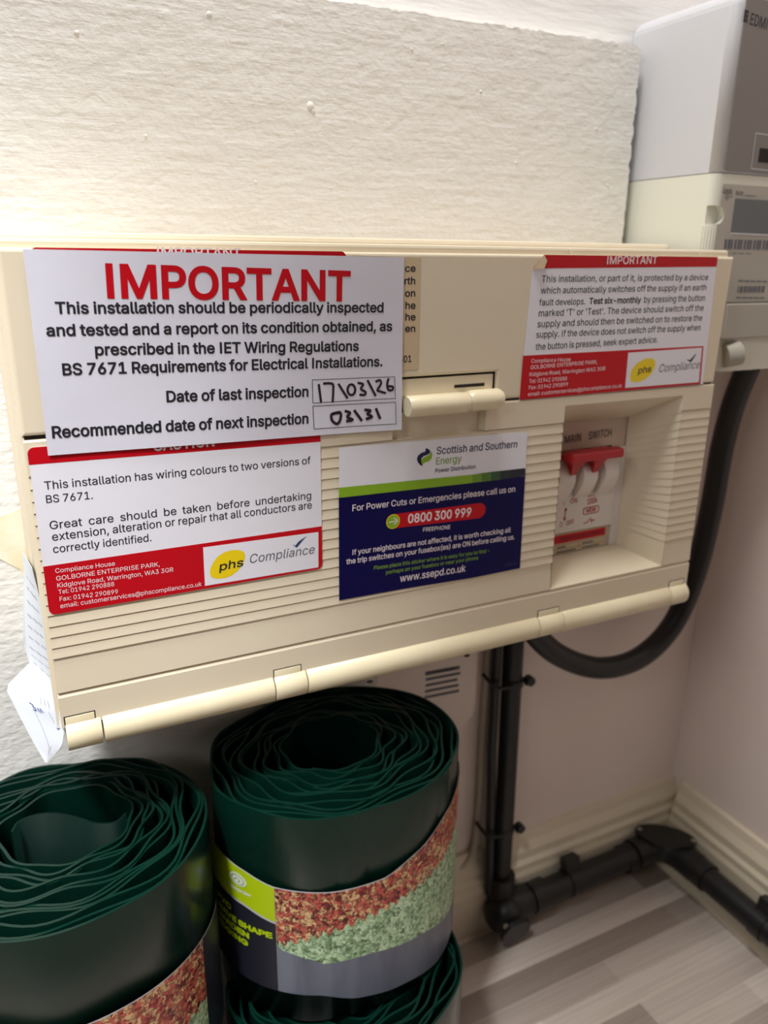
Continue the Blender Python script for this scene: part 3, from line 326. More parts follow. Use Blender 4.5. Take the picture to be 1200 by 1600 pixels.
x 379 21,0,44,0,71,73;171,218,121,145,171,202;171,171,171,187,124,240;29,379,76,310,52,379;100,379,76,379,116,355;147,306,132,330,160,287;179,253,170,270,188,237;207,206,198,221,197,206;175,206,186,206,185,221;202,253,194,237,211,270;233,306,221,287,249,330;282,379,266,355,305,379;352,379,328,379,304,309;209,169,256,239,209,184;209,214,209,199,258,143;358,0,308,71,334,0;287,0,310,0,268,28;231,85,249,57,219,103;200,136,209,120,191,152;173,182,182,167,183,182;205,182,194,182,195,167;178,136,186,152,170,120;148,85,160,103,129,57;91,0,110,28,68,0
y 389 47,-139,51,-140,52,-121;61,-86,57,-103,65,-86;71,-87,68,-87,83,-90;104,-89,94,-91,114,-87;130,-74,122,-82,138,-66;151,-36,145,-53,155,-24;163,-1,159,-13,114,126;17,379,66,252,40,379;84,379,62,379,111,305;165,155,138,230,174,132;187,87,181,109,193,64;206,21,199,42,198,21;184,21,191,21,190,42;202,87,196,64,209,110;224,155,216,132,251,230;305,379,278,305,327,379;371,379,349,379,316,234;204,-58,260,88,196,-78;177,-107,187,-94,166,-120;139,-136,153,-129,125,-142;91,-145,109,-145,81,-145;65,-143,72,-144,57,-142
z 380 42,0,141,0,42,15;42,46,42,30,112,137;254,320,183,228,254,321;254,323,254,322,185,323;48,323,117,323,48,342;48,379,48,361,143,379;333,379,238,379,333,363;333,331,333,347,264,241;126,60,195,150,126,59;126,56,126,58,197,56;339,56,268,56,339,38;339,0,339,19,240,0
0 453 227,-7,264,-7,189,-7;130,24,157,3,103,45;69,113,83,74,55,152;48,254,48,199,48,309;69,395,55,356,83,434;130,484,104,464,157,505;227,516,189,516,264,516;323,484,296,505,350,464;384,395,370,434,398,356;405,254,405,309,405,199;384,113,398,152,370,74;323,24,350,45,297,3/227,50,202,50,252,50;290,74,273,58,308,90;330,144,321,113,339,174;344,254,344,211,344,297;330,365,339,334,321,395;290,435,308,419,273,451;227,460,252,460,202,460;163,435,180,451,146,419;123,365,132,395,114,334;109,254,109,297,109,211;123,144,114,174,132,113;163,74,146,90,180,58
1 453 76,0,181,0,76,18;76,55,76,36,181,55;391,55,286,55,391,36;391,0,391,18,286,0/276,509,250,509,276,339;276,0,276,170,255,0;212,0,234,0,212,149;212,448,212,299,211,448;209,448,210,448,168,418;86,358,127,388,86,381;86,427,86,404,123,454;198,509,161,481,224,509
2 453 64,0,172,0,64,16;64,47,64,32,121,108;234,229,177,168,254,249;282,282,270,267,295,298;311,327,304,313,317,341;320,371,320,356,320,390;308,419,316,405,299,432;273,449,288,442,259,456;224,460,242,460,204,460;172,447,187,456,158,439;139,413,147,428,131,399;127,362,127,382,107,362;66,362,86,362,66,392;86,442,72,419,100,465;143,496,119,483,167,509;225,516,194,516,255,516;306,497,282,509,329,484;361,445,348,467,374,424;381,372,381,399,381,354;371,318,378,335,364,300;336,259,353,280,319,237;267,180,296,211,229,140;153,60,191,100,153,59;153,57,153,58,231,57;389,57,310,57,389,38;389,0,389,19,281,0
3 453 218,-7,252,-7,187,-7;133,10,158,-1,107,21;70,57,86,37,54,78;44,132,46,103,66,132;109,132,87,132,111,114;126,87,117,99,136,75;165,59,149,65,181,53;219,50,199,50,239,50;275,61,258,53,292,68;315,93,305,79,324,107;329,145,329,124,329,163;316,196,325,181,307,212;275,234,293,224,256,243;201,248,231,248,186,248;157,248,172,248,157,265;157,299,157,282,200,349;288,448,244,399,288,450;288,452,288,451,215,452;70,452,142,452,70,471;70,509,70,490,171,509;372,509,272,509,372,493;372,461,372,477,319,400;211,278,265,339,211,282;211,289,211,285,249,293;308,276,281,288,335,263;371,222,356,246,386,199;393,145,393,173,393,115;370,66,385,89,355,43;309,12,335,25,282,0
4 453 40,105,164,105,40,123;40,158,40,141,109,275;247,509,178,392,268,509;311,509,289,509,243,394;109,166,176,280,109,165;109,163,109,164,210,163;413,163,312,163,413,144;413,105,413,125,289,105/282,0,302,0,282,40;282,121,282,81,282,130;282,146,282,138,282,203;282,318,282,260,302,318;343,318,322,318,343,212;343,0,343,106,322,0
5 453 221,-7,254,-7,191,-7;140,11,164,-1,116,23;83,60,97,39,69,81;60,130,61,104,81,130;122,130,101,130,124,115;138,89,129,101,147,77;173,60,159,67,188,53;221,50,204,50,242,50;276,64,260,55,292,74;314,104,305,87,323,121;328,162,328,141,328,184;314,221,323,204,304,238;275,262,291,252,258,272;218,277,239,277,201,277;167,268,184,274,151,263;128,246,138,255,108,248;67,253,88,250,77,338;96,509,86,423,186,509;366,509,276,509,366,490;366,452,366,471,294,452;151,452,222,452,145,402;134,301,139,352,135,301;136,301,135,301,147,311;178,325,161,319,194,331;229,334,211,334,253,334;294,321,274,329,313,313;345,285,331,301,359,270;379,231,371,252,387,210;391,163,391,188,391,130;369,76,384,101,354,50;309,15,334,30,283,1
6 453 226,-7,258,-7,195,-7;142,15,167,0,118,29;84,74,98,49,71,100;64,162,64,129,64,186;80,239,69,212,91,266;137,340,110,300,176,396;252,509,214,453,276,509;322,509,299,509,265,426;151,261,208,344,149,261;145,261,147,261,150,271;165,288,157,280,174,296;196,307,184,302,207,312;235,314,221,314,266,314;316,295,293,308,339,282;370,240,357,263,382,216;389,157,389,189,389,125;368,73,382,97,354,48;310,14,334,28,286,0/226,48,207,48,246,48;279,63,264,53,294,72;314,101,306,85,323,118;327,157,327,136,327,178;314,213,323,197,306,230;279,251,294,242,264,261;226,265,246,265,207,265;174,252,189,261,159,243;138,214,147,230,129,198;125,158,125,179,125,137;138,102,129,118,147,85;174,63,159,72,189,53
7 453 97,0,120,0,172,149;323,448,248,299,323,450;323,452,323,451,236,452;62,452,149,452,62,471;62,509,62,490,172,509;391,509,281,509,391,489;391,449,391,469,315,299;165,0,240,150,142,0
8 453 226,-7,260,-7,192,-7;136,11,162,-1,109,24;74,62,89,40,59,83;52,135,52,108,52,157;65,195,56,177,74,213;101,241,86,229,116,253;153,265,133,261,153,265;153,267,153,266,128,273;93,308,108,287,78,329;70,380,70,353,70,406;90,450,77,429,104,470;146,498,122,486,169,510;226,516,196,516,256,516;306,498,283,510,329,486;361,450,348,470,375,429;382,380,382,406,382,353;359,308,374,329,344,287;300,267,325,273,300,266;300,265,300,265,319,261;351,241,336,253,366,229;387,195,378,213,396,177;401,135,401,157,401,108;378,62,393,83,364,40;317,11,343,24,291,-1/226,49,204,49,249,49;285,60,268,53,301,68;323,91,314,78,332,105;337,139,337,121,337,158;322,189,332,174,313,203;283,223,300,214,266,231;226,235,247,235,205,235;169,223,186,231,152,214;130,189,139,203,120,174;115,139,115,158,115,121;129,91,120,105,138,78;167,60,151,68,184,53/226,290,208,290,244,290;274,300,260,293,288,307;307,330,299,318,315,343;319,376,319,358,319,393;308,420,315,407,300,433;275,449,289,443,261,456;226,460,245,460,208,460;177,449,191,456,163,443;145,420,152,433,137,407;133,376,133,393,133,358;145,330,137,343,152,318;178,300,163,307,192,293
9 453 226,516,195,516,258,516;310,494,286,508,335,480;368,434,354,460,382,409;389,347,389,380,389,323;373,270,383,297,362,243;315,168,343,209,277,112;200,0,239,56,177,0;130,0,154,0,187,83;301,248,244,165,303,248;307,248,305,248,303,238;287,221,296,229,279,213;257,202,269,207,245,197;218,195,232,195,187,195;137,214,160,201,114,227;83,269,96,245,70,292;64,352,64,320,64,384;85,436,71,412,99,461;143,494,118,480,167,508/226,460,246,460,207,460;174,446,189,456,159,437;138,407,147,424,130,391;125,352,125,372,125,330;138,295,130,312,147,279;174,257,159,266,189,248;226,243,207,243,246,243;279,257,263,248,294,266;314,295,306,279,323,311;327,350,327,330,327,372;314,407,323,391,306,424;279,446,294,437,264,456
. 188 95,-4,108,-4,83,-4;63,9,72,0,54,18;50,41,50,28,50,54;63,73,54,65,72,82;95,87,83,87,108,87;128,73,119,82,137,65;141,41,141,54,141,28;128,9,137,18,119,0
, 188 38,-119,53,-119,48,-56;68,71,58,8,91,71;137,71,114,71,119,8;84,-119,102,-56,69,-119
: 188 95,-4,108,-4,83,-4;63,9,72,0,54,18;50,41,50,28,50,54;63,73,54,65,72,82;95,87,83,87,108,87;128,73,119,82,137,65;141,41,141,54,141,28;128,9,137,18,119,0/95,271,108,271,83,271;63,284,72,275,54,293;50,316,50,304,50,329;63,349,54,340,72,357;95,362,83,362,108,362;128,349,119,357,137,340;141,316,141,329,141,304;128,284,137,293,119,275
' 206 78,318,95,318,75,381;70,509,73,445,92,509;136,509,114,509,133,445;128,318,131,381,112,318
@ 676 355,-135,373,-135,305,-135;221,-114,260,-128,182,-100;122,-53,149,-79,95,-26;61,46,75,7,47,85;40,179,40,130,40,227;61,309,47,271,76,348;123,408,96,381,149,435;220,470,182,456,258,484;349,492,301,492,396,492;472,469,437,484,508,454;562,407,538,434,586,381;617,319,605,352,629,286;635,215,635,251,635,191;631,142,634,166,628,118;615,76,623,96,606,56;579,28,594,40,563,17;517,11,542,11,503,11;476,17,490,13,463,21;441,36,451,27,431,44;423,68,425,55,422,68;420,68,421,68,414,54;388,30,404,41,373,18;326,13,352,13,296,13;251,35,271,20,230,50;204,96,215,71,194,122;188,182,188,151,188,213;207,265,195,241,219,289;257,322,236,308,278,336;330,343,303,343,352,343;385,331,370,339,400,323;416,306,410,314,417,306;419,306,418,306,419,315;419,335,419,325,437,335;474,335,455,335,474,260;474,110,474,185,474,96;485,74,477,84,492,64;518,59,503,59,535,59;557,76,547,65,566,87;576,127,572,104,579,150;581,215,581,179,581,245;567,301,576,273,557,328;523,373,542,352,503,395;450,424,479,411,421,436;347,442,386,442,308,442;242,424,273,436,211,412;164,372,185,395,142,349;115,289,126,321,103,256;98,178,98,219,98,136;115,66,103,99,126,33;165,-17,142,6,187,-39;246,-68,214,-56,278,-79;357,-85,315,-85,376,-85;412,-80,394,-84,429,-77;458,-69,445,-73,472,-65;489,-59,482,-61,494,-75;504,-107,499,-91,494,-111;464,-120,481,-116,448,-124;411,-131,430,-128,392,-134/329,65,309,65,351,65;382,78,369,69,396,87;412,118,406,100,418,136;422,185,422,158,422,212;411,249,418,233,405,264;381,282,394,275,367,288;331,292,351,292,312,292;283,277,296,287,270,268;252,239,259,255,245,222;242,185,242,205,242,164;251,125,245,144,257,107;279,81,266,92,292,70
- 453 337,244,263,244,337,226;337,188,337,207,263,188;114,188,188,188,114,207;114,244,114,226,188,244
( 273 89,207,89,156,89,244;101,324,93,283,108,364;132,441,119,404,145,479;177,539,160,511,196,539;236,539,216,539,219,504;191,428,204,467,178,389;161,313,168,351,155,276;151,207,151,240,151,176;160,115,154,146,166,83;188,16,176,51,201,-18;236,-96,217,-56,216,-96;177,-96,196,-96,148,-47;111,55,126,3,97,106
) 273 37,-96,57,-96,57,-55;86,18,73,-17,98,53;113,116,107,85,119,147;122,207,122,177,122,240;112,313,118,276,105,351;82,428,95,389,70,467;37,539,55,504,57,539;97,539,77,539,113,511;142,441,128,479,155,404;173,323,165,364,180,283;184,207,184,244,184,156;161,53,177,104,146,2;97,-96,125,-48,77,-96
[ 273 101,-96,146,-96,101,116;101,539,101,327,146,539;236,539,191,539,236,522;236,487,236,504,211,487;160,487,185,487,160,310;160,-44,160,133,185,-44;236,-44,211,-44,236,-61;236,-96,236,-79,191,-96
] 273 37,-96,82,-96,37,-79;37,-44,37,-61,62,-44;113,-44,88,-44,113,133;113,487,113,310,88,487;37,487,62,487,37,504;37,539,37,522,82,539;172,539,127,539,172,327;172,-96,172,116,127,-96
/ 249 235,533,216,533,180,330;71,-76,126,127,52,-76;14,-76,33,-76,69,127;178,533,124,330,197,533
+ 453 198,34,217,34,198,144;198,364,198,254,217,364;255,364,236,364,255,254;255,34,255,144,236,34/61,172,171,172,61,190;61,226,61,208,171,226;391,226,281,226,391,208;391,172,391,190,281,172
& 448 197,-7,221,-7,163,-7;110,12,135,-1,86,24;54,62,67,41,41,83;34,133,34,107,34,155;47,189,39,174,56,205;85,235,69,220,101,249;140,279,119,263,166,298;216,335,191,316,223,340;237,352,230,346,244,359;255,375,250,366,259,384;262,405,262,394,262,421;245,445,256,434,235,456;201,461,220,461,189,461;168,453,178,458,158,448;145,431,151,441,140,422;137,399,137,411,137,386;145,363,140,374,151,352;169,327,159,340,179,315;204,284,190,300,282,189;438,0,360,95,413,0;364,0,389,0,300,77;171,231,236,154,152,255;121,293,135,275,107,310;87,344,95,327,79,361;75,398,75,379,75,421;91,458,81,441,101,475;134,499,116,489,153,509;200,513,175,513,225,513;266,499,247,509,284,489;308,459,298,476,319,443;324,404,324,424,324,389;315,362,321,375,309,348;291,325,302,336,281,314;256,293,269,303,222,268;154,217,188,243,133,202;110,174,119,188,101,161;97,131,97,147,97,115;109,87,101,100,117,75;143,57,129,65,158,50;193,46,174,46,213,46;251,59,233,51,270,68;301,95,286,80,316,111;336,151,328,130,345,173;349,224,349,197,368,224;408,224,388,224,408,192;397,144,404,165,389,122;371,92,381,105,361,79;345,62,352,69,341,57;333,47,337,52,316,29;271,7,296,16,246,-2""".split('\n'):
    _c = _l[0]; _a, _s = _l[2:].split(' ')
    GLYPHS[_c] = (int(_a), [[tuple(map(int, p.split(','))) for p in s.split(';')] for s in _s.split('/')])
def run_width(s):
    return sum(GLYPHS[c][0] if c in GLYPHS else 165 for c in s)
from mathutils.geometry import delaunay_2d_cdt
def flatten(ct):                         # bezier contour to a polyline in cap heights
    out = []; K = 1/509
    for i, q in enumerate(ct):
        r = ct[(i+1) % len(ct)]; p0, p1, p2, p3 = q[:2], q[4:6], r[2:4], r[:2]
        cr = abs((p1[0]-p0[0])*(p3[1]-p0[1])-(p1[1]-p0[1])*(p3[0]-p0[0]))+abs((p2[0]-p0[0])*(p3[1]-p0[1])-(p2[1]-p0[1])*(p3[0]-p0[0]))
        n = 1 if cr < 400 else 4
        for k in range(n):
            t = k/n; m = 1-t
            out.append(tuple((m*m*m*p0[j]+3*m*m*t*p1[j]+3*m*t*t*p2[j]+t*t*t*p3[j])*K for j in (0, 1)))
    return out
def winding(p, loops):
    w = 0
    for lp in loops:
        for i in range(len(lp)):
            (x0, y0), (x1, y1) = lp[i-1], lp[i]
            if (y0 <= p[1]) != (y1 <= p[1]) and p[0] < x0+(x1-x0)*(p[1]-y0)/(y1-y0): w += 1 if y1 > y0 else -1
    return w
SHAPE = {}
def glyph_shape(c, w, sx):               # outline stretched sideways, thickened by w cap heights, filled
    key = (c, round(w, 3), round(sx, 2))
    if key not in SHAPE:
        loops = [[(x*sx, y) for x, y in flatten(ct)] for ct in GLYPHS[c][1]]
        area2 = lambda lp: sum(lp[i-1][0]*lp[i][1]-lp[i][0]*lp[i-1][1] for i in range(len(lp)))
        sg = 1 if max((area2(lp) for lp in loops), key=abs) > 0 else -1
        if w > .004:
            new = []
            for lp in loops:
                lp = [Vector(p) for i, p in enumerate(lp) if (Vector(p)-Vector(lp[i-1])).length > 1e-4]; o = []
                for i, p in enumerate(lp):
                    d0 = (p-lp[i-1]).normalized(); d1 = (lp[(i+1) % len(lp)]-p).normalized()
                    n0 = Vector((d0.y, -d0.x))*sg; n1 = Vector((d1.y, -d1.x))*sg; m = n0+n1
                    if m.length < .3: o += [tuple(p+n0*w), tuple(p+n1*w)]
                    else:
                        m.normalize(); o.append(tuple(p+m*w/max(.5, m.dot(n0))))
                new.append(o)
            loops = new
        vs = []; es = []
        for lp in loops:
            n0 = len(vs); vs += [Vector(p) for p in lp]; es += [(n0+i, n0+(i+1) % len(lp)) for i in range(len(lp))]
        r = delaunay_2d_cdt(vs, es, [], 0, 1e-6)
        tri = [f for f in r[2] if winding((sum(r[0][i].x for i in f)/len(f), sum(r[0][i].y for i in f)/len(f)), loops)*sg > 0]
        SHAPE[key] = (r[0], tri)
    return SHAPE[key]
def plain_i(): return (240, [[(x, y, x, y, x, y) for x, y in ((88, 0), (88, 509), (152, 509), (152, 0))]])
GLYPHS['I'] = plain_i()
def lettering(lines, place, slant=0):
    """lines: (text, x0, z0, x1, z1, cap height, extra stroke weight); place(x, z) -> world point"""
    out = bmesh.new()
    for s, x0, z0, x1, z1, cap, w in lines:
        L = math.hypot(x1-x0, z1-z0); cap = cap/(1+2*max(0, w)); sx = L/cap/(run_width(s)/509); pen = 0
        ux, uz = (x1-x0)/L, (z1-z0)/L
        def put(x, y, w=w): return out.verts.new(place(x0+(ux*x-uz*y)*cap, z0+(uz*x+ux*(y+w))*cap))
        for c in s:
            if c not in GLYPHS: pen += 165/509; continue
            vs, tri = glyph_shape(c, w, sx)
            nv = [put(pen*sx+v.x+slant*v.y, v.y) for v in vs]
            for t_ in tri: out.faces.new([nv[i] for i in t_])
            pen += GLYPHS[c][0]/509
    return out
def flat(pts, place, sub=0):
    bm = bmesh.new(); f = bm.faces.new([bm.verts.new(place(x, z)) for x, z in pts])
    bmesh.ops.triangulate(bm, faces=[f])
    if sub: bmesh.ops.subdivide_edges(bm, edges=bm.edges[:], cuts=sub, use_grid_fill=True)
    return bm
def strokes(lines, w, place, bm=None):
    bm = bm or bmesh.new()
    for ln in lines:
        pts = spline([(x, 0, z) for x, z in ln], 5) if len(ln) > 2 else [Vector((x, 0, z)) for x, z in ln]
        L = []; Rr = []
        for i, p in enumerate(pts):
            d = (pts[min(i+1, len(pts)-1)]-pts[max(i-1, 0)]).normalized()
            e = Vector((-d.z, 0, d.x))*(w/2)
            if i == 0: p = p-d*w*.3
            if i == len(pts)-1: p = p+d*w*.3
            L.append(bm.verts.new(place(p.x+e.x, p.z+e.z))); Rr.append(bm.verts.new(place(p.x-e.x, p.z-e.z)))
        for i in range(len(pts)-1): bm.faces.new((L[i], L[i+1], Rr[i+1], Rr[i]))
    return bm
def outline(pts, w): return [list(pts[i:])+[] for i in ()] or [[pts[i], pts[(i+1) % len(pts)]] for i in range(len(pts))]

NOTICE_HEAD = [('IMPORTANT', 47.13, -18.39, 164.29, -21.41, 14.6, 0.045)]
NOTICE_BODY = [('This installation should be periodically inspected', 27.33, -24.46, 182.85, -27.05, 5.03, 0.04), ('and tested and a report on its condition obtained, as', 22.74, -33.65, 187.75, -36.47, 5.1, 0.04), ('prescribed in the IET Wiring Regulations', 41.31, -42.54, 168.84, -45.81, 5.19, 0.04), ('BS 7671 Requirements for Electrical Installations.', 27.03, -50.46, 182.4, -54.26, 5.24, 0.04), ('Date of last inspection', 70.43, -65.26, 141.19, -67.26, 5.4, 0.04), ('Recommended date of next inspection', 19.82, -77.68, 140.9, -80.98, 5.5, 0.04)]
CAUTION_BODY = [('This installation has wiring colours to two versions of', 14.27, -100.91, 141.86, -102.39, 3.85, 0.008), ('BS 7671.', 14.08, -107.2, 34.58, -107.7, 3.67, 0.008), ('Great  care  should  be  taken  before  undertaking', 14.26, -119.77, 142.19, -121.37, 3.96, 0.008), ('extension, alteration or repair that all conductors are', 14.71, -125.43, 142.27, -126.68, 4.0, 0.008), ('correctly identified.', 14.46, -131.35, 59.12, -132.25, 3.87, 0.008)]
CAUTION_ADDR = [('Compliance House', 14.32, -141.19, 41.09, -141.89, 2.2, 0.0), ('GOLBORNE ENTERPRISE PARK,', 14.31, -145.05, 61.9, -145.75, 2.24, 0.0), ('Kidglove Road, Warrington, WA3 3GR', 14.33, -148.61, 68.16, -149.72, 2.26, 0.0), ('Tel: 01942 290888', 14.53, -151.91, 39.83, -152.31, 2.23, 0.0), ('Fax: 01942 290899', 14.55, -155.52, 41.23, -156.6, 2.25, 0.0), ('email: customerservices@phscompliance.co.uk', 14.57, -159.15, 81.59, -159.94, 2.31, 0.0)]
CAUTION_HEAD = [('CAUTION', 63.09, -88.04, 92.61, -88.39, 5.27, 0.04)]
CAUTION_PHS = [('phs', 90.54, -153.43, 103.68, -152.85, 4.55, 0.03)]
CAUTION_COMP = [('Compliance', 106.45, -151.89, 143.06, -152.12, 4.85, 0.0)]
SSE_NAVY = [('Scottish and Southern', 216.85, -105.0, 272.18, -106.28, 4.35, 0.015), ('Power Distribution', 216.39, -115.55, 243.69, -115.87, 2.39, 0.015)]
SSE_GREEN = [('Energy', 216.44, -110.87, 233.7, -111.01, 4.12, 0.01)]
SSE_WHITE = [('For Power Cuts or Emergencies please call us on', 165.0, -131.38, 272.61, -133.52, 3.67, 0.012), ('0800 300 999', 199.43, -143.22, 242.14, -144.72, 5.46, 0.035), ('FREEPHONE', 209.37, -149.68, 227.93, -150.63, 2.44, 0.012), ('If your neighbours are not affected, it is worth checking all', 164.92, -156.79, 270.96, -158.98, 3.17, 0.015), ('the trip switches on your fusebox(es) are ON before calling us.', 161.62, -161.7, 274.47, -164.09, 3.19, 0.015), ('www.ssepd.co.uk', 195.17, -178.32, 239.65, -179.46, 4.5, 0.012)]
SSE_LIME = [('Please place this sticker where it is easy for you to find -', 178.32, -167.85, 256.54, -169.83, 2.34, 0.015), ('perhaps on your fusebox or near your phone', 186.02, -171.93, 248.45, -173.11, 2.35, 0.015)]
SSE_CODE = [('005026', 267.55, -181.1, 276.92, -181.41, 1.94, 0.0)]
TEST_HEAD = [('IMPORTANT', 326.4, -2.94, 365.92, -2.38, 4.47, 0.02)]
TEST_BODY = [('This installation, or part of it, is protected by a device', 281.12, -12.71, 410.16, -11.95, 3.62, 0.01), ('which automatically switches off the supply if an earth', 281.1, -18.92, 409.77, -18.1, 3.65, 0.01), ("marked 'T' or 'Test'. The device should switch off the", 280.54, -31.33, 409.77, -30.58, 3.72, 0.01), ('supply and should then be switched on to restore the', 280.34, -37.27, 409.69, -36.76, 3.75, 0.01), ('supply. If the device does not switch off the supply when', 280.0, -43.17, 409.45, -42.74, 3.78, 0.01), ('the button is pressed, seek expert advice.', 280.36, -50.01, 373.78, -49.08, 3.77, 0.01), ('fault develops.', 280.69, -25.34, 313.86, -25.17, 3.54, 0.01), ('Test six-monthly', 316.46, -25.17, 356.3, -24.98, 3.67, 0.045), ('by pressing the button', 358.34, -24.94, 409.98, -24.53, 3.83, 0.01)]
TEST_ADDR = [('Compliance House', 277.81, -57.15, 306.48, -57.39, 2.22, 0.0), ('GOLBORNE ENTERPRISE PARK,', 277.67, -60.79, 327.09, -59.87, 2.25, 0.0), ('Kidglove Road, Warrington WA3 3GR', 277.09, -64.79, 333.58, -64.23, 2.27, 0.0), ('Tel: 01942 290888', 277.28, -68.67, 305.03, -68.6, 2.25, 0.0), ('Fax: 01942 290899', 277.27, -72.41, 306.11, -72.08, 2.27, 0.0), ('email: customerservices@phscompliance.co.uk', 277.13, -76.27, 348.26, -75.42, 2.32, 0.0)]
TEST_PHS = [('phs', 359.68, -67.75, 370.72, -67.15, 4.0, 0.03)]
TEST_COMP = [('Compliance', 376.94, -67.75, 412.78, -66.87, 4.92, 0.0)]
OLD_TEXT = [('ce', 195.01, -7.34, 201.31, -7.24, 3.59, 0.035), ('rth', 194.58, -13.45, 201.47, -13.39, 3.62, 0.035), ('on', 195.26, -19.56, 201.63, -19.54, 3.66, 0.035), ('he', 195.39, -25.7, 201.78, -25.72, 3.7, 0.035), ('he', 195.5, -31.5, 201.93, -31.56, 3.73, 0.035), ('en', 195.62, -37.36, 202.08, -37.46, 3.76, 0.035), ('301', 192.52, -53.09, 200.16, -52.95, 3.68, 0.03)]
HID_HEAD = [('IMPORTANT', 71.12, -0.75, 109.87, -0.94, 3.82, 0.03)]
DATE_STROKES = [[(146.55, -61.63), (147.64, -70.45)], [(149.27, -61.11), (153.97, -61.61), (154.44, -64.64), (154.02, -70.66)], [(157.47, -62.05), (162.24, -69.34)], [(166.71, -65.41), (166.41, -66.75), (165.62, -67.7), (164.54, -67.99), (163.47, -67.56), (162.69, -66.51), (162.41, -65.14), (162.7, -63.81), (163.49, -62.86), (164.56, -62.57), (165.64, -62.99), (166.42, -64.03), (166.71, -65.41), (166.41, -66.75)], [(168.41, -62.0), (171.25, -62.87), (169.95, -65.14), (172.55, -66.95), (172.04, -68.34), (169.44, -68.17)], [(173.84, -61.14), (178.22, -69.08)], [(178.54, -61.88), (180.64, -61.3), (181.45, -63.0), (179.37, -66.2), (180.43, -66.98), (183.9, -68.16)], [(185.68, -60.87), (184.91, -63.68), (185.75, -66.6), (187.89, -66.73), (188.14, -65.07), (185.72, -64.68)], [(153.54, -77.19), (158.11, -76.6), (158.33, -79.93), (156.53, -82.41), (153.75, -80.52), (153.54, -77.19), (158.11, -76.6)], [(161.17, -76.11), (163.74, -77.26), (162.18, -79.28), (165.27, -80.96), (161.91, -81.41)], [(166.32, -76.26), (170.23, -81.6)], [(172.31, -76.23), (175.47, -76.94), (173.63, -78.49), (176.28, -80.14), (173.11, -81.1)], [(178.64, -76.21), (180.82, -81.22)]]
DATE_BOXES = [[(143.08, -59.01), (189.22, -59.95), (189.78, -71.34), (143.19, -70.65)], [(143.16, -72.28), (189.81, -73.39), (190.19, -85.01), (143.63, -84.03)]]
SWIRL_NAVY = [(210.12, -100.54), (212.4, -101.76), (213.2, -103.38), (211.73, -104.44), (208.77, -105.15), (207.17, -106.46), (206.76, -108.1), (207.41, -109.85), (208.56, -110.91), (206.67, -109.9), (205.13, -108.13), (204.56, -106.19), (205.26, -104.39), (207.22, -103.12), (209.81, -102.58), (210.68, -101.8)]
SWIRL_LIME = [(213.54, -102.41), (214.36, -104.51), (214.06, -106.83), (212.23, -108.33), (209.62, -108.87), (208.16, -109.93), (207.24, -109.16), (207.13, -107.93), (207.84, -106.53), (209.53, -105.7), (211.97, -104.94), (213.36, -103.73)]
FADE = [(192.49, -117.94), (192.58, -123.56), (241.41, -119.49), (241.66, -124.32), (247.84, -119.22), (248.13, -124.43), (254.36, -119.23), (254.69, -124.63), (260.79, -119.3), (261.16, -124.73), (267.65, -119.41), (268.02, -124.58), (278.87, -119.55), (279.25, -124.4)]
TICK1 = [(130.45, -144.93), (132.24, -146.01), (134.29, -143.92), (138.81, -141.58), (136.0, -144.18), (132.95, -147.27)]
OVAL1 = [(86.06, -153.5), (86.64, -150.82), (88.37, -147.8), (90.87, -145.18), (94.09, -143.66), (97.8, -143.16), (101.49, -143.58), (104.1, -144.94), (104.92, -146.92), (104.42, -149.64), (102.94, -152.48), (100.39, -155.15), (97.09, -157.11), (93.32, -157.85), (89.13, -157.39), (86.6, -155.93)]
TICK2 = [(399.8, -60.57), (403.3, -61.24), (407.94, -57.19), (407.5, -58.72), (404.3, -62.84)]
OVAL2 = [(354.02, -69.42), (354.73, -65.09), (358.29, -61.16), (364.57, -58.71), (370.42, -58.6), (373.4, -60.37), (373.79, -63.92), (371.43, -68.48), (366.5, -71.63), (360.02, -73.16), (355.24, -72.25)]
LOGO1 = [(83.52, -139.41), (145.48, -140.42), (145.13, -160.63), (83.21, -160.24)]
LOGO2 = [(350.52, -54.4), (412.63, -53.74), (413.91, -76.08), (350.92, -75.98)]
PILL = [(186.49, -144.21), (187.19, -136.4), (247.09, -137.46), (251.85, -142.06), (249.42, -146.93)]
DOT = [(190.34, -140.79)]

# ================================================================ the setting
WALL_Y, PLASTER_Y, WALL_X = .490, .470, .588
bm = bmesh.new(); box(bm, -1.2, .70, -1.3, .6, -.05, 0); struct('floor', bm, 'floor')
bm = bmesh.new(); box(bm, -1.2, .70, WALL_Y, WALL_Y+.1, 0, 2.1); struct('wall_back', bm, 'wall')
bm = bmesh.new(); box(bm, WALL_X, WALL_X+.1, -1.3, WALL_Y, 0, 2.1); struct('wall_right', bm, 'wall')
bm = bmesh.new(); box(bm, -1.2, WALL_X, .4885, .4915, .62, 2.1); struct('wall_upper', bm, 'upper_wall')
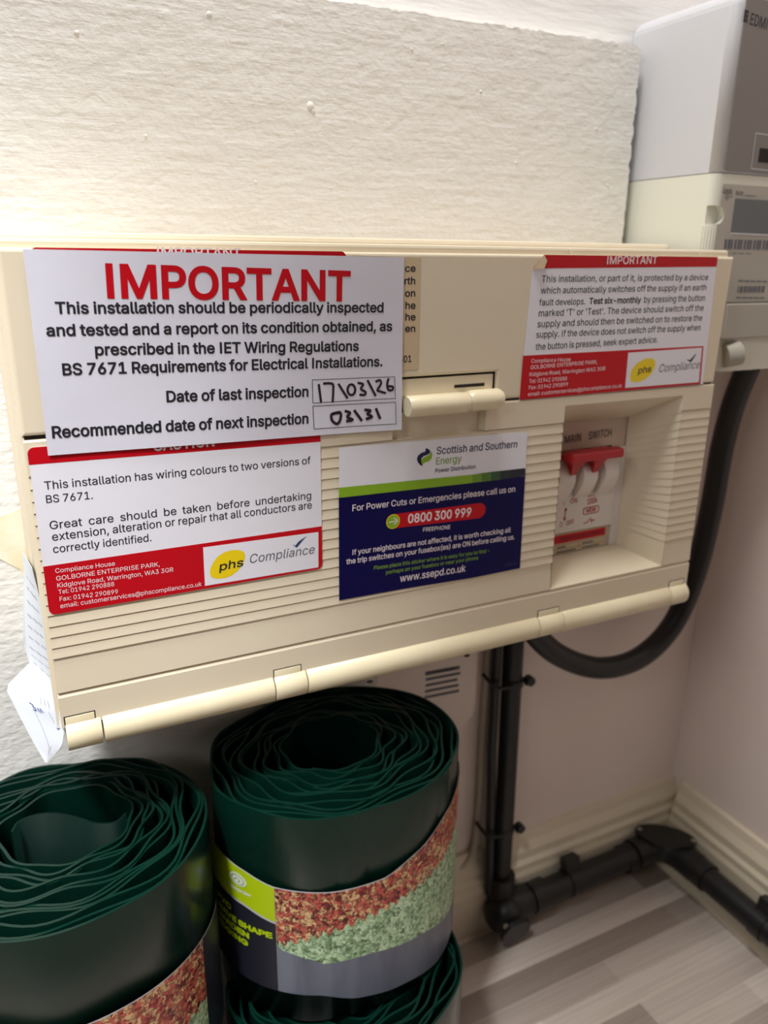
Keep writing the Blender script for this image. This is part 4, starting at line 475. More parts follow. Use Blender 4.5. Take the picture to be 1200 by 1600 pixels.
# rough plastered layer standing proud of the back wall, with a broken top and end
pts = [(-900, -600), (230, -600), (230, -205), (428, -205)]
z = -205
while z < 136:
    z += random.uniform(1.2, 4); pts.append((428.6+random.uniform(-1.1, .7)*(1.1 if z > 60 else .5), min(z, 138)))
x = 428
while x > 190:
    x -= random.uniform(1.5, 5); pts.append((x, 139.2-(428-x)*.010+random.uniform(-.8, .6)))
pts += [(-100, 134), (-900, 130)]
bm = bmesh.new(); extrude_poly(bm, [wpos(x, PLASTER_Y, z) for x, z in pts], (0, .019, 0))
pw = struct('wall_plaster', bm, 'plaster')
bm = bmesh.new()
pp = [(-60, -152), (-6, -140.5), (10, -136), (14, -240), (9, -207), (-.1, -174), (-9.3, -166), (-60, -176)]
extrude_poly(bm, [wpos(x, PLASTER_Y-.0006, z) for x, z in pp], (0, .0008, 0)); struct('old_paint_patch', bm, 'old_paint', pw)
bm = bmesh.new()
for cx, cz, r in ((184.5, 82.4, 2.2), (127.9, 121.5, 1.5), (186, 79.8, 1.3), (150, 40, .9), (300, 100, 1), (330, 60, 1.1), (250, 118, 1), (90, 60, 1), (60, 105, 1.2), (395, 85, 1.2), (410, 50, 1)):
    s = bmesh.ops.create_icosphere(bm, subdivisions=2, radius=r/1000, matrix=Matrix.Translation(wpos(cx, PLASTER_Y, cz)))
    for v in s['verts']: v.co.y = PLASTER_Y+(v.co.y-PLASTER_Y)*.55
struct('paint_lump', bm, 'plaster', pw, True)

SK = [(0, 0), (.015, 0), (.015, .045), (.013, .050), (.013, .056), (.010, .060), (.010, .068), (.006, .076), (.004, .0845), (0, .0855)]
def skirting(name, run):
    bm = bmesh.new(); extrude_poly(bm, *run); return struct(name, bm, 'skirting')
skirting('baseboard_back', ([Vector((-.2, WALL_Y-d, z)) for d, z in SK], (.2+WALL_X, 0, 0)))
skirting('baseboard_right', ([Vector((WALL_X-d, -1.2, z)) for d, z in SK], (0, WALL_Y+1.2-.0151, 0)))
bm = bmesh.new(); q = [(0, 0)]+[(.0175*math.cos(a*PI/12), .014*math.sin(a*PI/12)) for a in range(7)]
extrude_poly(bm, [Vector((WALL_X-.015-d, -1.2, z)) for d, z in q], (0, 1.2+WALL_Y-.016, 0)); struct('trim_right', bm, 'skirting')

# ================================================================ consumer unit
FY = .370
cu_ = thing('fuse_box', 'cream plastic fuse box on the wall above the green rolls', 'fuse box', wpos(218, .42, -236))
bm = bmesh.new(); boxmm(bm, 6.5, 430.5, FY+.036, PLASTER_Y, -226, 6, .003)
for q in ((6.5, 303.5, -226, 6), (404, 430.5, -226, 6), (303, 405, -81, 6), (303, 405, -226, -206)): boxmm(bm, q[0], q[1], FY+.004, FY+.04, q[2], q[3], .0015)
boxmm(bm, 4.5, 431.5, .425, PLASTER_Y, -222, 10, .0025)
obj('body', bm, 'cream', cu_)
# cover lid with a notch for the latch
def lidpoly(inset=0):
    return [(8, -76.3), (8, 2), (431, 2), (428.6, -77.2), (255.2, -77), (255.2, -61), (120, -61), (120, -76.6)]
bm = bmesh.new(); a = [wpos(x, FY, z) for x, z in lidpoly()]
extrude_poly(bm, a, (0, .012, 0))
es = [e for e in bm.edges if abs(e.verts[0].co.y-FY) < 1e-6 and abs(e.verts[1].co.y-FY) < 1e-6]
bmesh.ops.bevel(bm, geom=es, offset=.0016, segments=3, affect='EDGES', profile=.5)
obj('cover_lid', bm, 'cream', cu_)
bm = bmesh.new(); boxmm(bm, 9, 428, FY+.0022, FY+.004, -80, -60); obj('shadow_gap', bm, 'dark', cu_, label='dark slot between the two covers')
# hinged flap: louvred left field, right strip, plain bands, window funnel
LZ = [-95.2]+[-95.2-5.64*k for k in range(1, 17)]
fl_prof = [(FY, -94.6), (FY+.0007, -95.2)]
for k in range(16):
    fl_prof += [(FY+.0005, LZ[k]-.3), (FY, LZ[k+1]+.45), (FY+.0008, LZ[k+1]+.1), (FY+.0008, LZ[k+1])]
LB = LZ[-1]
big = [(FY, LB-18.2), (FY+.0016, LB-18.9)]
def field(bm, x0, x1, top):
    prof = [(FY+.010, top), (FY+.0008, top), (FY, top-.8)]+fl_prof+big
    prof += [(FY+.010, LB-18.9)]
    profile_x(bm, prof, x0, x1)
bm = bmesh.new()
lou = [(FY+.010, -94.2)]+fl_prof+big+[(FY+.010, LB-18.9)]
profile_x(bm, lou, 8.5, 305.5)
profile_x(bm, [(FY+.010, -78.2), (FY+.0008, -78.2), (FY, -79), (FY, -84)]+[(FY, -94.2), (FY+.010, -94.2)], 402, 429)
profile_x(bm, lou, 402, 429)
for x0, x1 in ((8.5, 189.4), (249, 305.5)):
    profile_x(bm, [(FY+.010, -78.2), (FY+.0008, -78.2), (FY, -79), (FY, -94.2), (FY+.010, -94.2)], x0, x1)
boxmm(bm, 189.4, 249, FY+.007, FY+.0095, -95, -70)          # back of the thumb hollow
extrude_poly(bm, [wpos(249, FY+.0004, -78.5), wpos(249, FY+.0004, -94.2), wpos(249, FY+.009, -94.2), wpos(249, FY+.009, -78.5)], (-.0025, .003, 0))
profile_x(bm, [(FY+.010, -78.2), (FY+.0008, -78.2), (FY, -79), (FY, -84.0), (FY+.010, -84.0)], 305.5, 402)
profile_x(bm, [(FY+.0035, LB-18.9), (FY+.0014, LB-19.2), (FY, LB-21), (FY, -223.4), (FY+.008, -224)], 8.5, 429)
profile_x(bm, [(FY+.010, -203.4), (FY+.0002, -203.4), (FY+.0002, LB-19.5), (FY+.010, LB-19.5)], 305.5, 402)
flap = obj('hinged_flap', bm, 'cream', cu_)
# window funnel: sloped ridged cheek, sloped sill and head, blind cheek on the near side
WYY = .398
bm = bmesh.new()
F = lambda x, y, z: bm.verts.new(wpos(x, y, z))
zs = [-84.0]+LZ+[LB-18.0]
def cheek_x(z, off=0):
    return 402.0-off, 383.5-off
wz0, wz1 = -101.5, -193.5
N = len(zs)
def wz(z): return wz0+(z+84.0)/(LB-18.0+84.0)*(wz1-wz0)
for i in range(N-1):
    a = F(402.3, FY, zs[i]); b_ = F(401.8, FY, zs[i+1]+.05); c = F(383.4, WYY, wz(zs[i+1])+.05); d = F(383.9, WYY, wz(zs[i]))
    bm.faces.new((a, b_, c, d))
    e = F(402.3, FY, zs[i+1]); f = F(383.9, WYY, wz(zs[i+1])); bm.faces.new((b_, e, f, c))
bm.faces.new((F(305.5, FY, -84), F(402.3, FY, -84), F(383.9, WYY, wz0), F(322, WYY, wz0)))
bm.faces.new((F(402.3, FY, -203.4), F(305.5, FY, -203.4), F(322, WYY, wz1), F(383.9, WYY, wz1)))
bm.faces.new((F(305.5, FY, -203.4), F(305.5, FY, -84), F(322, WYY, wz0), F(322, WYY, wz1)))
obj('window_surround', bm, 'cream', flap)
# latch tongue, handle
bm = bmesh.new(); boxmm(bm, 121, 253.4, FY+.0012, FY+.006, -76, -62.2, .0004)
lt = obj('latch_plate', bm, 'cream', cu_)
bm = bmesh.new(); boxmm(bm, 228, 247.5, FY+.0008, FY+.002, -68.6, -67.0); obj('latch_slot', bm, 'dark', lt)
def bar(bm, x0, x1, y, z, r, n=28, bev=1.2):
    tube(bm, [wpos(x0, y, z), wpos(x0+.01, y, z), wpos(x0+bev, y, z), wpos(x1-bev, y, z), wpos(x1-.01, y, z), wpos(x1, y, z)], [0.0001, r-bev*.0006, r, r, r-bev*.0006, .0001], n, False)
bm = bmesh.new(); bar(bm, 195.2, 232.6, FY-.0052, -75.8, .0056, bev=.8); boxmm(bm, 197, 231, FY-.004, FY+.004, -80, -71)
obj('latch_handle', bm, 'cream_bar', cu_, True)
bm = bmesh.new(); bar(bm, 233.0, 255.0, FY-.0052, -75.2, .0058, bev=2.2); boxmm(bm, 235, 252, FY-.004, FY+.004, -79, -71)
obj('latch_slider', bm, 'cream_bar', cu_, True)
# hinge line along the bottom edge
HZ, HY, HR = -229.0, FY+.0035, .0083
spans = [(10, 26.6, 0), (27.4, 117.2, 1), (117.9, 136.2, 0), (136.9, 296.4, 1), (297.0, 316.4, 0), (316.8, 411.2, 1), (411.7, 428.2, 0)]
for x0, x1, fl_ in spans:
    bm = bmesh.new(); bar(bm, x0, x1, HY, HZ, HR, bev=.5)
    if not fl_: boxmm(bm, x0+.3, x1-2.6, FY-.0003, FY+.004, -226, -217.6, .0002)
    obj('hinge_barrel' if fl_ else 'hinge_knuckle', bm, 'cream_bar', flap if fl_ else cu_, True)
    if not fl_:
        bm = bmesh.new(); boxmm(bm, x0-.3, x1-2.1, FY-.00008, FY+.002, -226, -217.0)
        obj('hinge_slot', bm, 'dark', cu_)
for cx, cz in ((243, -236.3), (176, -238), (104, -233)):
    bm = bmesh.new(); q = bmesh.ops.create_icosphere(bm, subdivisions=2, radius=.0014, matrix=Matrix.Translation(wpos(cx, HY-HR*.6, cz)))
    for v in q['verts']: v.co = Vector(((v.co.x-cx/1000)*1.4+cx/1000, v.co.y, (v.co.z-.6-cz/1000)*.5+.6+cz/1000))
    obj('scuff_mark', bm, 'dark', flap, label='dark scuff under the hinge bar')
# main switch behind the window
pl = lambda dy: (lambda x, z: wpos(x, WYY+.0008-dy, z))
bm = bmesh.new(); boxmm(bm, 312, 390, WYY+.0006, WYY+.003, -203, -90); sp = obj('switch_plate', bm, 'switch_plate', cu_)
obj('printed_text', lettering([('MAIN', 330.5, -115.5, 344.8, -115.0, 5.3, .0), ('SWITCH', 350.5, -114.6, 370.8, -113.9, 5.3, .0)], pl(.0006)), 'black_ink', sp)
bm = bmesh.new(); boxmm(bm, 322, 371.5, WYY, WYY+.001, -121.6, -120.4); obj('slot', bm, 'dark', sp)
ms = bm = bmesh.new(); boxmm(bm, 320, 377.5, WYY-.0015, WYY+.001, -178, -122, .0008); boxmm(bm, 377.6, 384, WYY-.0008, WYY+.001, -193.2, -122)
ms = obj('main_switch', bm, 'switch_white', cu_)
def hump(bm, x0, x1):                     # rounded white shoulder between the two levers
    prof = []
    for i in range(15):
        t = i/14; z = -124-t*30
        y = WYY-.0015-.011*math.sin(PI*min(1, t*1.02))**.8*(1-.35*t)
        prof.append((y, z))
    pts = [(WYY, -124)]+prof+[(WYY, -154)]
    profile_x(bm, pts, x0, x1)
    return bm
bm = bmesh.new()
for x0, x1 in ((320.5, 333.6), (340.4, 352.2), (358.8, 370.4)): hump(bm, x0, x1)
obj('shoulder', bm, 'switch_white', ms, True)
bm = bmesh.new(); boxmm(bm, 320.5, 364.4, .3775, .386, -123.6, -117.2, .0017, 3)
obj('toggle_bar', bm, 'red_plastic', ms)
for x0 in (324.4, 342.6):
    bm = bmesh.new()
    o1 = [(x0-2.5, -119), (x0+19, -118), (x0+15, -123), (x0+10, -128), (x0+8, -134), (x0+5, -140), (x0+4.4, -134), (x0+2.4, -127)]
    front = [-.0165, -.0165, -.015, -.0135, -.011, -.004, -.011, -.0145]
    a = [bm.verts.new(wpos(x, WYY+f, z)) for (x, z), f in zip(o1, front)]
    b = [bm.verts.new(wpos(x+2.5, WYY, z-2)) for (x, z) in o1]
    bm.faces.new(a); n = len(a)
    for i in range(n): bm.faces.new((a[i], b[i], b[(i+1) % n], a[(i+1) % n]))
    recalc(bm); obj('toggle_lever', bm, 'red_plastic', ms)
bm = lettering([('ON', 338.2, -157.4, 344.6, -157.2, 3.4, 0), ('OFF', 336.4, -172.6, 343.2, -172.3, 3.4, 0), ('O', 330.6, -173, 333.2, -173, 3.4, 0), ('100A', 353, -160, 361.8, -159.6, 4.2, .02), ('MEM', 352.7, -165.8, 361.5, -165.5, 3, .03), ('I', 332.6, -158, 333.6, -158, 3, .02), ('BS5419', 353, -154.8, 361.8, -154.4, 1.7, .0)], pl(.0025))
strokes([[(335, -160.2), (334.6, -168.4)], [(334.2, -162), (335, -160), (335.9, -161.8)], [(333.8, -166.8), (334.6, -168.6), (335.4, -166.8)], [(351.5, -173.2), (354.5, -172.8), (357.4, -170)], [(357.5, -172), (361.5, -172)], [(358.6, -171), (358.6, -173.4)]], .6, pl(.0025), bm)
strokes([[(350.5, -164.2), (351.2, -162.3), (357, -162), (363, -162), (363.7, -164), (363, -166.4), (357, -166.7), (351.2, -166.7), (350.5, -164.2), (351.2, -162.3)]], .6, pl(.0025), bm)
obj('printed_marks', bm, 'red_plastic', ms)
bm = bmesh.new(); boxmm(bm, 320, 372.8, WYY-.0008, WYY+.001, -192.6, -178.5); rl = obj('rating_label', bm, 'beige_label', ms)
obj('red_band', flat([(320, -179.4), (372.4, -179.0), (372.4, -185), (320, -185.6)], pl(.0018)), 'red', rl)
obj('printed_text', lettering([('TURN OFF BEFORE OPENING', 332, -183.8, 370, -183.2, 2.4, 0)], pl(.0020)), 'black_ink', rl)
bm = strokes([[(322, -186.6), (372, -186.2)], [(350, -186.6), (350, -192.4)], [(322, -189.6), (372, -189.2)]], .3, pl(.0018))
bm2 = strokes([[(331, -188.4), (338, -188.2)], [(353, -188.2), (362, -188)], [(331, -191.6), (347, -191.4)], [(353, -191.4), (368, -191.2)]], 1.1, pl(.0018), bm)
obj('table_lines', bm2, 'grey_ink', rl)

# ================================================================ stickers on the fuse box
def sheet(name, pts, y, m, parent, thick=.00016):
    bm = bmesh.new(); extrude_poly(bm, [wpos(x, y, z) for x, z in pts], (0, thick, 0)); return obj(name, bm, m, parent)
def at(y): return lambda x, z: wpos(x, y, z)
def logo(parent, y, board, oval, phs, comp, tick, tick_m):
    sheet('logo_panel', board, y-.00008, 'white_label', parent, .00006)
    obj('logo_oval', flat(oval, at(y-.00012)), 'yellow', parent)
    obj('logo_text', lettering(phs, at(y-.00018), .2), 'black_ink', parent)
    obj('logo_word', lettering(comp, at(y-.00016), .18), 'grey_ink', parent)
    obj('logo_tick', flat(tick, at(y-.0002)), tick_m, parent)

SY = FY-.0003
# old periodic-inspection sticker, mostly hidden
t = thing('inspection_sticker', 'red topped white sticker almost wholly covered by the big white notice', 'sticker', wpos(20.4, SY, -60))
sheet('sheet', rrect(20.4, 162.4, -60, 2.2, 3), SY, 'white_label', t)
sheet('header_band', rrect(20.4, 162.4, -6, 2.2, 2.6, 5, 'ab'), SY-.00008, 'red', t, .00006)
obj('heading', lettering(HID_HEAD, at(SY-.00014)), 'white_ink', t)
# old beige sticker
t = thing('warning_sticker', 'faded beige sticker of black text peeping out beside the big white notice', 'sticker', wpos(204, SY-.0001, -57))
sheet('sheet', [(166, -57.5), (204.2, -57), (204.2, -.5), (166, .5)], SY, 'beige_label', t)
obj('printed_text', lettering(OLD_TEXT, at(SY-.0001)), 'black_ink', t)
# caution sticker on the flap
t = thing('caution_sticker', 'white caution sticker with red bands about two wiring colours on the louvres', 'sticker', wpos(10, SY, -162))
sheet('sheet', rrect(9.6, 147.5, -161.8, -81.2, 3), SY, 'white_label', t)
sheet('header_band', [(9.4, -88.9)]+[p for p in arc_pts(12.4, -84.2, 3, 180, 90, 5)]+[(147.5, -83), (147.5, -91.2)], SY-.00008, 'red', t, .00006)
sheet('address_band', [(9.6, -137.2), (9.6, -158.8)]+arc_pts(12.6, -158.8, 3, 180, 270, 5)+arc_pts(144.5, -158.8, 3, 270, 360, 5)+[(147.5, -137.4)], SY-.00008, 'red', t, .00006)
obj('heading', lettering(CAUTION_HEAD, at(SY-.00014)), 'white_ink', t)
obj('body_text', lettering(CAUTION_BODY, at(SY-.0001)), 'black_ink', t)
obj('address_text', lettering(CAUTION_ADDR, at(SY-.00014)), 'white_ink', t)
logo(t, SY-.00006, LOGO1, OVAL1, CAUTION_PHS, CAUTION_COMP, TICK1, 'tick_blue')
# blue power-cut sticker
t = thing('power_cut_sticker', 'blue and white emergency phone number sticker below the latch handle', 'sticker', wpos(158, SY, -183))
sheet('sheet', [(158.0, -95.4), (157.2, -182.6), (200, -183.2), (245, -184.6), (280.0, -184.3), (278.9, -97.4)], SY, 'white_label', t)
sheet('blue_field', [(157.5, -122.4), (157.2, -182.6), (200, -183.2), (245, -184.6), (280.0, -184.3), (279.2, -124.6)], SY-.00008, 'navy', t, .00006)
obj('green_band', flat([(157.6, -117.2), (157.5, -122.8), (241.6, -124.4), (241.4, -119.4)], at(SY-.00016)), 'lime', t)
for i in range(5):
    a, b, c, d = FADE[2+2*i], FADE[3+2*i], FADE[5+2*i], FADE[4+2*i]
    obj('fade_block', flat([a, b, c, d], at(SY-.00016)), 'fade%d' % i, t)
obj('logo_swirl', flat(SWIRL_NAVY, at(SY-.00012)), 'navy_ink', t)
obj('logo_swirl', flat(SWIRL_LIME, at(SY-.00010)), 'lime', t)
obj('logo_text', lettering(SSE_NAVY, at(SY-.00012)), 'navy_ink', t)
obj('logo_word', lettering(SSE_GREEN, at(SY-.00012)), 'lime_ink', t)
a = math.atan2(-1.1, 60)
pill = [(190.0, -144.9)]+[(190, -136.5)]+[(247.2+4.7*math.cos(PI/2-k*PI/10), -142.1+4.7*math.sin(PI/2-k*PI/10)) for k in range(11)]
obj('phone_pill', flat(pill, at(SY-.00014)), 'red', t)
obj('arrow_disc', flat([(190.3+4.3*math.cos(k*PI/14), -140.8+4.3*math.sin(k*PI/14)) for k in range(28)], at(SY-.00018)), 'yellow', t)
dsc = obj('arrow_disc', flat([(190.3+3.8*math.cos(k*PI/14), -140.8+3.8*math.sin(k*PI/14)) for k in range(28)], at(SY-.00022)), 'lime', t)
obj('arrow', strokes([[(187.8, -140.9), (192.8, -140.7)], [(190.8, -138.8), (193, -140.7), (190.8, -142.6)]], .6, at(SY-.00027)), 'white_ink', t)
obj('body_text', lettering(SSE_WHITE, at(SY-.00020)), 'white_ink', t)
obj('advice_text', lettering(SSE_LIME, at(SY-.00018)), 'lime_ink', t)
obj('code_text', lettering(SSE_CODE, at(SY-.00018)), 'tick_blue', t)
# six-monthly test sticker on the lid
t = thing('test_sticker', 'red and white important sticker with a curled corner, right end of the lid', 'sticker', wpos(271, SY, -78))
sheet('sheet', [(274.6, -6), (281.8, 1.9), (416.0, 1.9), (418.2, -77.6), (271.4, -78)], SY, 'white_label', t)
sheet('header_band', [(274.9, -5.4), (281.8, 1.9), (416.0, 1.9), (416.0, -3.9)], SY-.00008, 'red', t, .00006)
sheet('address_band', [(272.1, -52.8), (413.9, -52.8), (417.4, -52.9), (418.2, -77.6), (271.4, -78)][:2]+[(415.6, -77.4), (271.4, -78)], SY-.00008, 'red', t, .00006)
bm = bmesh.new()
cv = [wpos(274.6, SY-.0001, -6), wpos(281.8, SY-.0001, 1.9), wpos(282.6, SY-.0022, -1.2), wpos(280.4, SY-.003, -5.2)]
v = [bm.verts.new(p) for p in cv]; bm.faces.new(v)
bmesh.ops.solidify(bm, geom=bm.faces[:], thickness=.0002)
obj('curled_corner', bm, 'beige_label', t, label='curled pale underside of the corner')
obj('heading', lettering(TEST_HEAD, at(SY-.00014)), 'white_ink', t)
obj('body_text', lettering(TEST_BODY, at(SY-.0001)), 'black_ink', t)
obj('address_text', lettering(TEST_ADDR, at(SY-.00014)), 'white_ink', t)
logo(t, SY-.00006, LOGO2, OVAL2, TEST_PHS, TEST_COMP, TICK2, 'navy_ink')
# the big notice, one loose sheet over the others
def ny(x, z):
    u = (x-17.7)/176; v = -z/88
    return FY-.0011-.0005*v-.0013*max(0, u-.8)**2*25*max(0, v)*.8-.0003*math.sin(u*9+v*4)
def notice_at(e): return lambda x, z: wpos(x, ny(x, z)-e, z)
t = thing('inspection_notice', 'large white important notice with handwritten inspection dates, upper left of the fuse box', 'notice', wpos(17.6, FY-.001, -88))
bm = bmesh.new(); NX, NZ = 40, 22; g = []
for e in (0, .00018):
    rows = []
    for j in range(NZ+1):
        v = j/NZ; row = []
        for i in range(NX+1):
            u = i/NX
            x = (17.8+u*176.3)*(1-v)+(17.6+u*175.9)*v; z = (1.5-u*1.7)*(1-v)+(-85.3-u*3.1)*v
            p = wpos(x, ny(x, z)+e, z); row.append(bm.verts.new(p))
        rows.append(row)
    g.append(rows)
for rows in g:
    for j in range(NZ):
        for i in range(NX): bm.faces.new((rows[j][i], rows[j+1][i], rows[j+1][i+1], rows[j][i+1]))
f, b = g
for i in range(NX):
    bm.faces.new((f[0][i], f[0][i+1], b[0][i+1], b[0][i])); bm.faces.new((f[NZ][i], f[NZ][i+1], b[NZ][i+1], b[NZ][i]))
for j in range(NZ):
    bm.faces.new((f[j][0], f[j+1][0], b[j+1][0], b[j][0])); bm.faces.new((f[j][NX], f[j+1][NX], b[j+1][NX], b[j][NX]))
recalc(bm); obj('sheet', bm, 'notice', t, True)
obj('heading', lettering(NOTICE_HEAD, notice_at(.0002)), 'red', t)
obj('body_text', lettering(NOTICE_BODY, notice_at(.0002)), 'black_ink', t)
for bx in DATE_BOXES:
    obj('date_box', strokes([[bx[i], ((bx[i][0]+bx[(i+1) % 4][0])/2, (bx[i][1]+bx[(i+1) % 4][1])/2), bx[(i+1) % 4]] for i in range(4)], .3, notice_at(.0002)), 'black_ink', t)
obj('handwritten_date', strokes(DATE_STROKES[:8], 1.25, notice_at(.00024)), 'marker', t)
obj('handwritten_date', strokes(DATE_STROKES[8:], 1.5, notice_at(.00024)), 'marker', t)

# folded inspection card hanging at the left end
t = thing('inspection_card', 'folded white paper card with faint handwriting tucked behind the left edge', 'card', wpos(2, .40, -225))
CARD = [((0.0023, 0.44, 0.4469), (0.005, 0.378, 0.4597)), ((0.0013, 0.44, 0.433), (0.0065, 0.376, 0.4449)), ((-0.0018, 0.44, 0.4107), (0.008, 0.375, 0.4266)), ((-0.0035, 0.438, 0.3944), (0.0092, 0.374, 0.4096)), ((-0.002, 0.425, 0.3882), (0.0096, 0.373, 0.3959)), ((-0.0151, 0.415, 0.3819), (0.0098, 0.3715, 0.3852)), ((-0.0102, 0.402, 0.3709), (0.0096, 0.3705, 0.3764)), ((-0.0054, 0.39, 0.3607), (0.0074, 0.3705, 0.3671)), ((-0.0011, 0.38, 0.3535), (0.0007, 0.3795, 0.354))]
def card_pt(s, w, e=0):                  # s down the card, w across it
    n = len(CARD)-1; k = min(int(s*n), n-1); f = s*n-k
    def row(i): return Vector(CARD[i][0]).lerp(Vector(CARD[i][1]), w)
    p = row(k).lerp(row(k+1), f)
    return p+Vector((-.5, -.8, .1)).normalized()*e
bm = bmesh.new(); NS, NW = 28, 8; lay = []
for e in (0, -.0003):
    lay.append([[bm.verts.new(card_pt(j/NS, i/NW, e)) for i in range(NW+1)] for j in range(NS+1)])
for rows in lay:
    for j in range(NS):
        for i in range(NW): bm.faces.new((rows[j][i], rows[j+1][i], rows[j+1][i+1], rows[j][i+1]))
f, b = lay
for j in range(NS):
    for i in (0, NW): bm.faces.new((f[j][i], f[j+1][i], b[j+1][i], b[j][i]))
for i in range(NW):
    for j in (0, NS): bm.faces.new((f[j][i], f[j][i+1], b[j][i+1], b[j][i]))
recalc(bm); obj('sheet', bm, 'white_paper', t, True)
cp = lambda x, z: card_pt(z, x, .0003)
bm = bmesh.new()
for k in range(9):
    s = .10+k*.045
    for a in (.22, .45, .66): strokes([[(a, s), (a+random.uniform(.1, .18), s+.004)]], .005, cp, bm)
for k in range(3): strokes([[(.60+.07*k, .60), (.63+.07*k, .635)]], .008, cp, bm)
strokes([[(.44, .70), (.50, .80), (.58, .93)], [(.74, .67), (.80, .73)]], .006, cp, bm)
for k in range(5): strokes([[(.56+.012*k, .935-.012*k), (.60+.014*k, .945-.012*k)]], .006, cp, bm)
obj('printed_text', bm, 'pale_ink', t)
obj('handwriting', strokes([[(.40, .655), (.46, .662), (.44, .672), (.49, .678), (.47, .69), (.43, .688)], [(.53, .692), (.53, .672), (.58, .690), (.58, .668), (.63, .686)], [(.84, .76), (.87, .765), (.90, .755)]], .008, cp), 'biro_ink', t)

# ================================================================ meters
MX = .437
hub = thing('communications_module', 'white grey plastic module standing on top of the electricity meter', 'module', (MX+.062, .44, .6543))
def case(bm, x0, x1, y0, y1, z0, z1, r, top=True):
    pr = [(x0, y1), (x0, y0+r)]+[(x0+r-r*math.cos(a*PI/12), y0+r-r*math.sin(a*PI/12)) for a in range(1, 6)]+[(x0+r, y0), (x1-r, y0)]+[(x1-r+r*math.sin(a*PI/12), y0+r-r*math.cos(a*PI/12)) for a in range(1, 6)]+[(x1, y0+r), (x1, y1)]
    extrude_poly(bm, [Vector((x, y, z0)) for x, y in pr], (0, 0, z1-z0))
    return bm
bm = bmesh.new(); case(bm, MX, .558, .398, .488, .6543, .7585, .007)
es = [e for e in bm.edges if all(abs(v.co.z-.7585) < 1e-6 for v in e.verts)]
bmesh.ops.bevel(bm, geom=es, offset=.009, segments=5, affect='EDGES', profile=.5)
hc = obj('case', bm, 'hub_white', hub)
for p in hc.data.polygons: p.use_smooth = p.area < 2e-4
HYf = .398
pm = lambda dy: (lambda x, z: wpos(x, HYf-dy, z))
bm = bmesh.new(); bm = obj('front_panel', extrude_poly(bm, [wpos(x, HYf-.0006, z) for x, z in rrect(442.6, 552, 55.2, 153.5, 2)], (0, .0008, 0)), 'hub_front_shaded', hub)
pts = [(441.6, 139.4), (441.6, 146.2), (445.4, 146.0), (445.4, 139.4)]
bm = flat(pts, pm(.0007)); obj('logo_mark', bm, 'black_ink', hub)
obj('logo_slit', strokes([[(443.4, 141.6), (445.7, 141.6)], [(443.4, 144.0), (445.7, 144.0)]], .35, pm(.0009)), 'hub_front_shaded', hub)
obj('logo_text', lettering([('EDMI', 447.0, 138.8, 463.4, 137.6, 6.4, .02)], pm(.0007)), 'black_ink', hub)
obj('window_rim', strokes([[(466.6, 79), (466.6, 75), (466.6, 60), (466.6, 57.6)], [(466.6, 79), (500, 78.2)], [(466.6, 57.8), (500, 57.2)]], .6, pm(.0008)), 'hub_white', hub)
bm = bmesh.new(); boxmm(bm, 472.5, 500, HYf-.0009, HYf, 62, 70.5); obj('display_window', bm, 'dark', hub)

mt = thing('electricity_meter', 'ivory electricity meter partly hidden behind the right end of the fuse box', 'electricity meter', (MX+.062, .44, .5235))
bm = bmesh.new(); case(bm, MX, .558, .3985, .488, .6543-.082, .6538, .006)
case(bm, .470, .558, .402, .488, .5235, .6543-.0815, .004)
obj('case', bm, 'meter', mt)
MYf = .3985
mm = lambda dy: (lambda x, z: wpos(x, MYf-dy, z))
cut = bmesh.new(); extrude_poly(cut, [wpos(x, MYf-.006, z) for x, z in [(430, 22.6)]+arc_pts(443, 28.4, 5.8, -90, 90, 12)+[(430, 34.2)]], (0, .0105, 0))
cme = bpy.data.meshes.new('cutter'); cut.to_mesh(cme); cut.free(); co_ = bpy.data.objects.new('cutter', cme); COL.objects.link(co_)
mc = mt.children[0]; md = mc.modifiers.new('notch', 'BOOLEAN'); md.object = co_; md.solver = 'EXACT'; co_.location = (0, 0, 0)
bpy.context.view_layer.update()
nm = bpy.data.meshes.new_from_object(mc.evaluated_get(bpy.context.evaluated_depsgraph_get())); mc.modifiers.clear(); mc.data = nm
bpy.data.objects.remove(co_)
bm = bmesh.new(); extrude_poly(bm, [wpos(x, MYf-.0008, z) for x, z in [(443.5, 47.5), (443.5, 34.2)]+arc_pts(443, 28.4, 5.8, 88, -88, 12)+[(443.5, 22.6), (443.5, -27), (552, -27), (552, 47.5)]], (0, .001, 0)); mp_ = obj('front_plate', bm, 'meter_front', mt)
bm = bmesh.new(); boxmm(bm, 456.5, 535, MYf-.0012, MYf, 17.6, 39); obj('display', bm, 'lcd', mp_)
obj('display_rim', strokes([[(456, 17.2), (536, 16.4)]], 1, mm(.0014)), 'hub_white', mp_)
bm = bmesh.new()
for k in range(24):
    x = 452.2+k*3.1; boxmm(bm, x, x+2.0+.6*math.sin(k*2.1), MYf-.001, MYf, 7.2, 13.4)
obj('button_strip', bm, 'grey_ink', mp_)
bm = lettering([('Landis', 443.9, 41.9, 452.6, 41.3, 3.6, 0), ('Gyr', 446.8, 38.2, 450.6, 38.0, 3.4, 0), ('+', 451.3, 38.8, 453.3, 38.8, 3, .01), ('E470', 456.2, 41.2, 463, 40.8, 2.6, .01)], mm(.001))
obj('logo_text', bm, 'black_ink', mp_)
obj('small_text', strokes([[(465+2.2*k, 41.2), (466.5+2.2*k, 41.0)] for k in range(5)], .6, mm(.001)), 'grey_ink', mp_)
obj('small_text', strokes([[(453+7*k, 4.5), (458+7*k, 4.4)] for k in range(4)], .6, mm(.001)), 'grey_ink', mp_)
bm = bmesh.new()
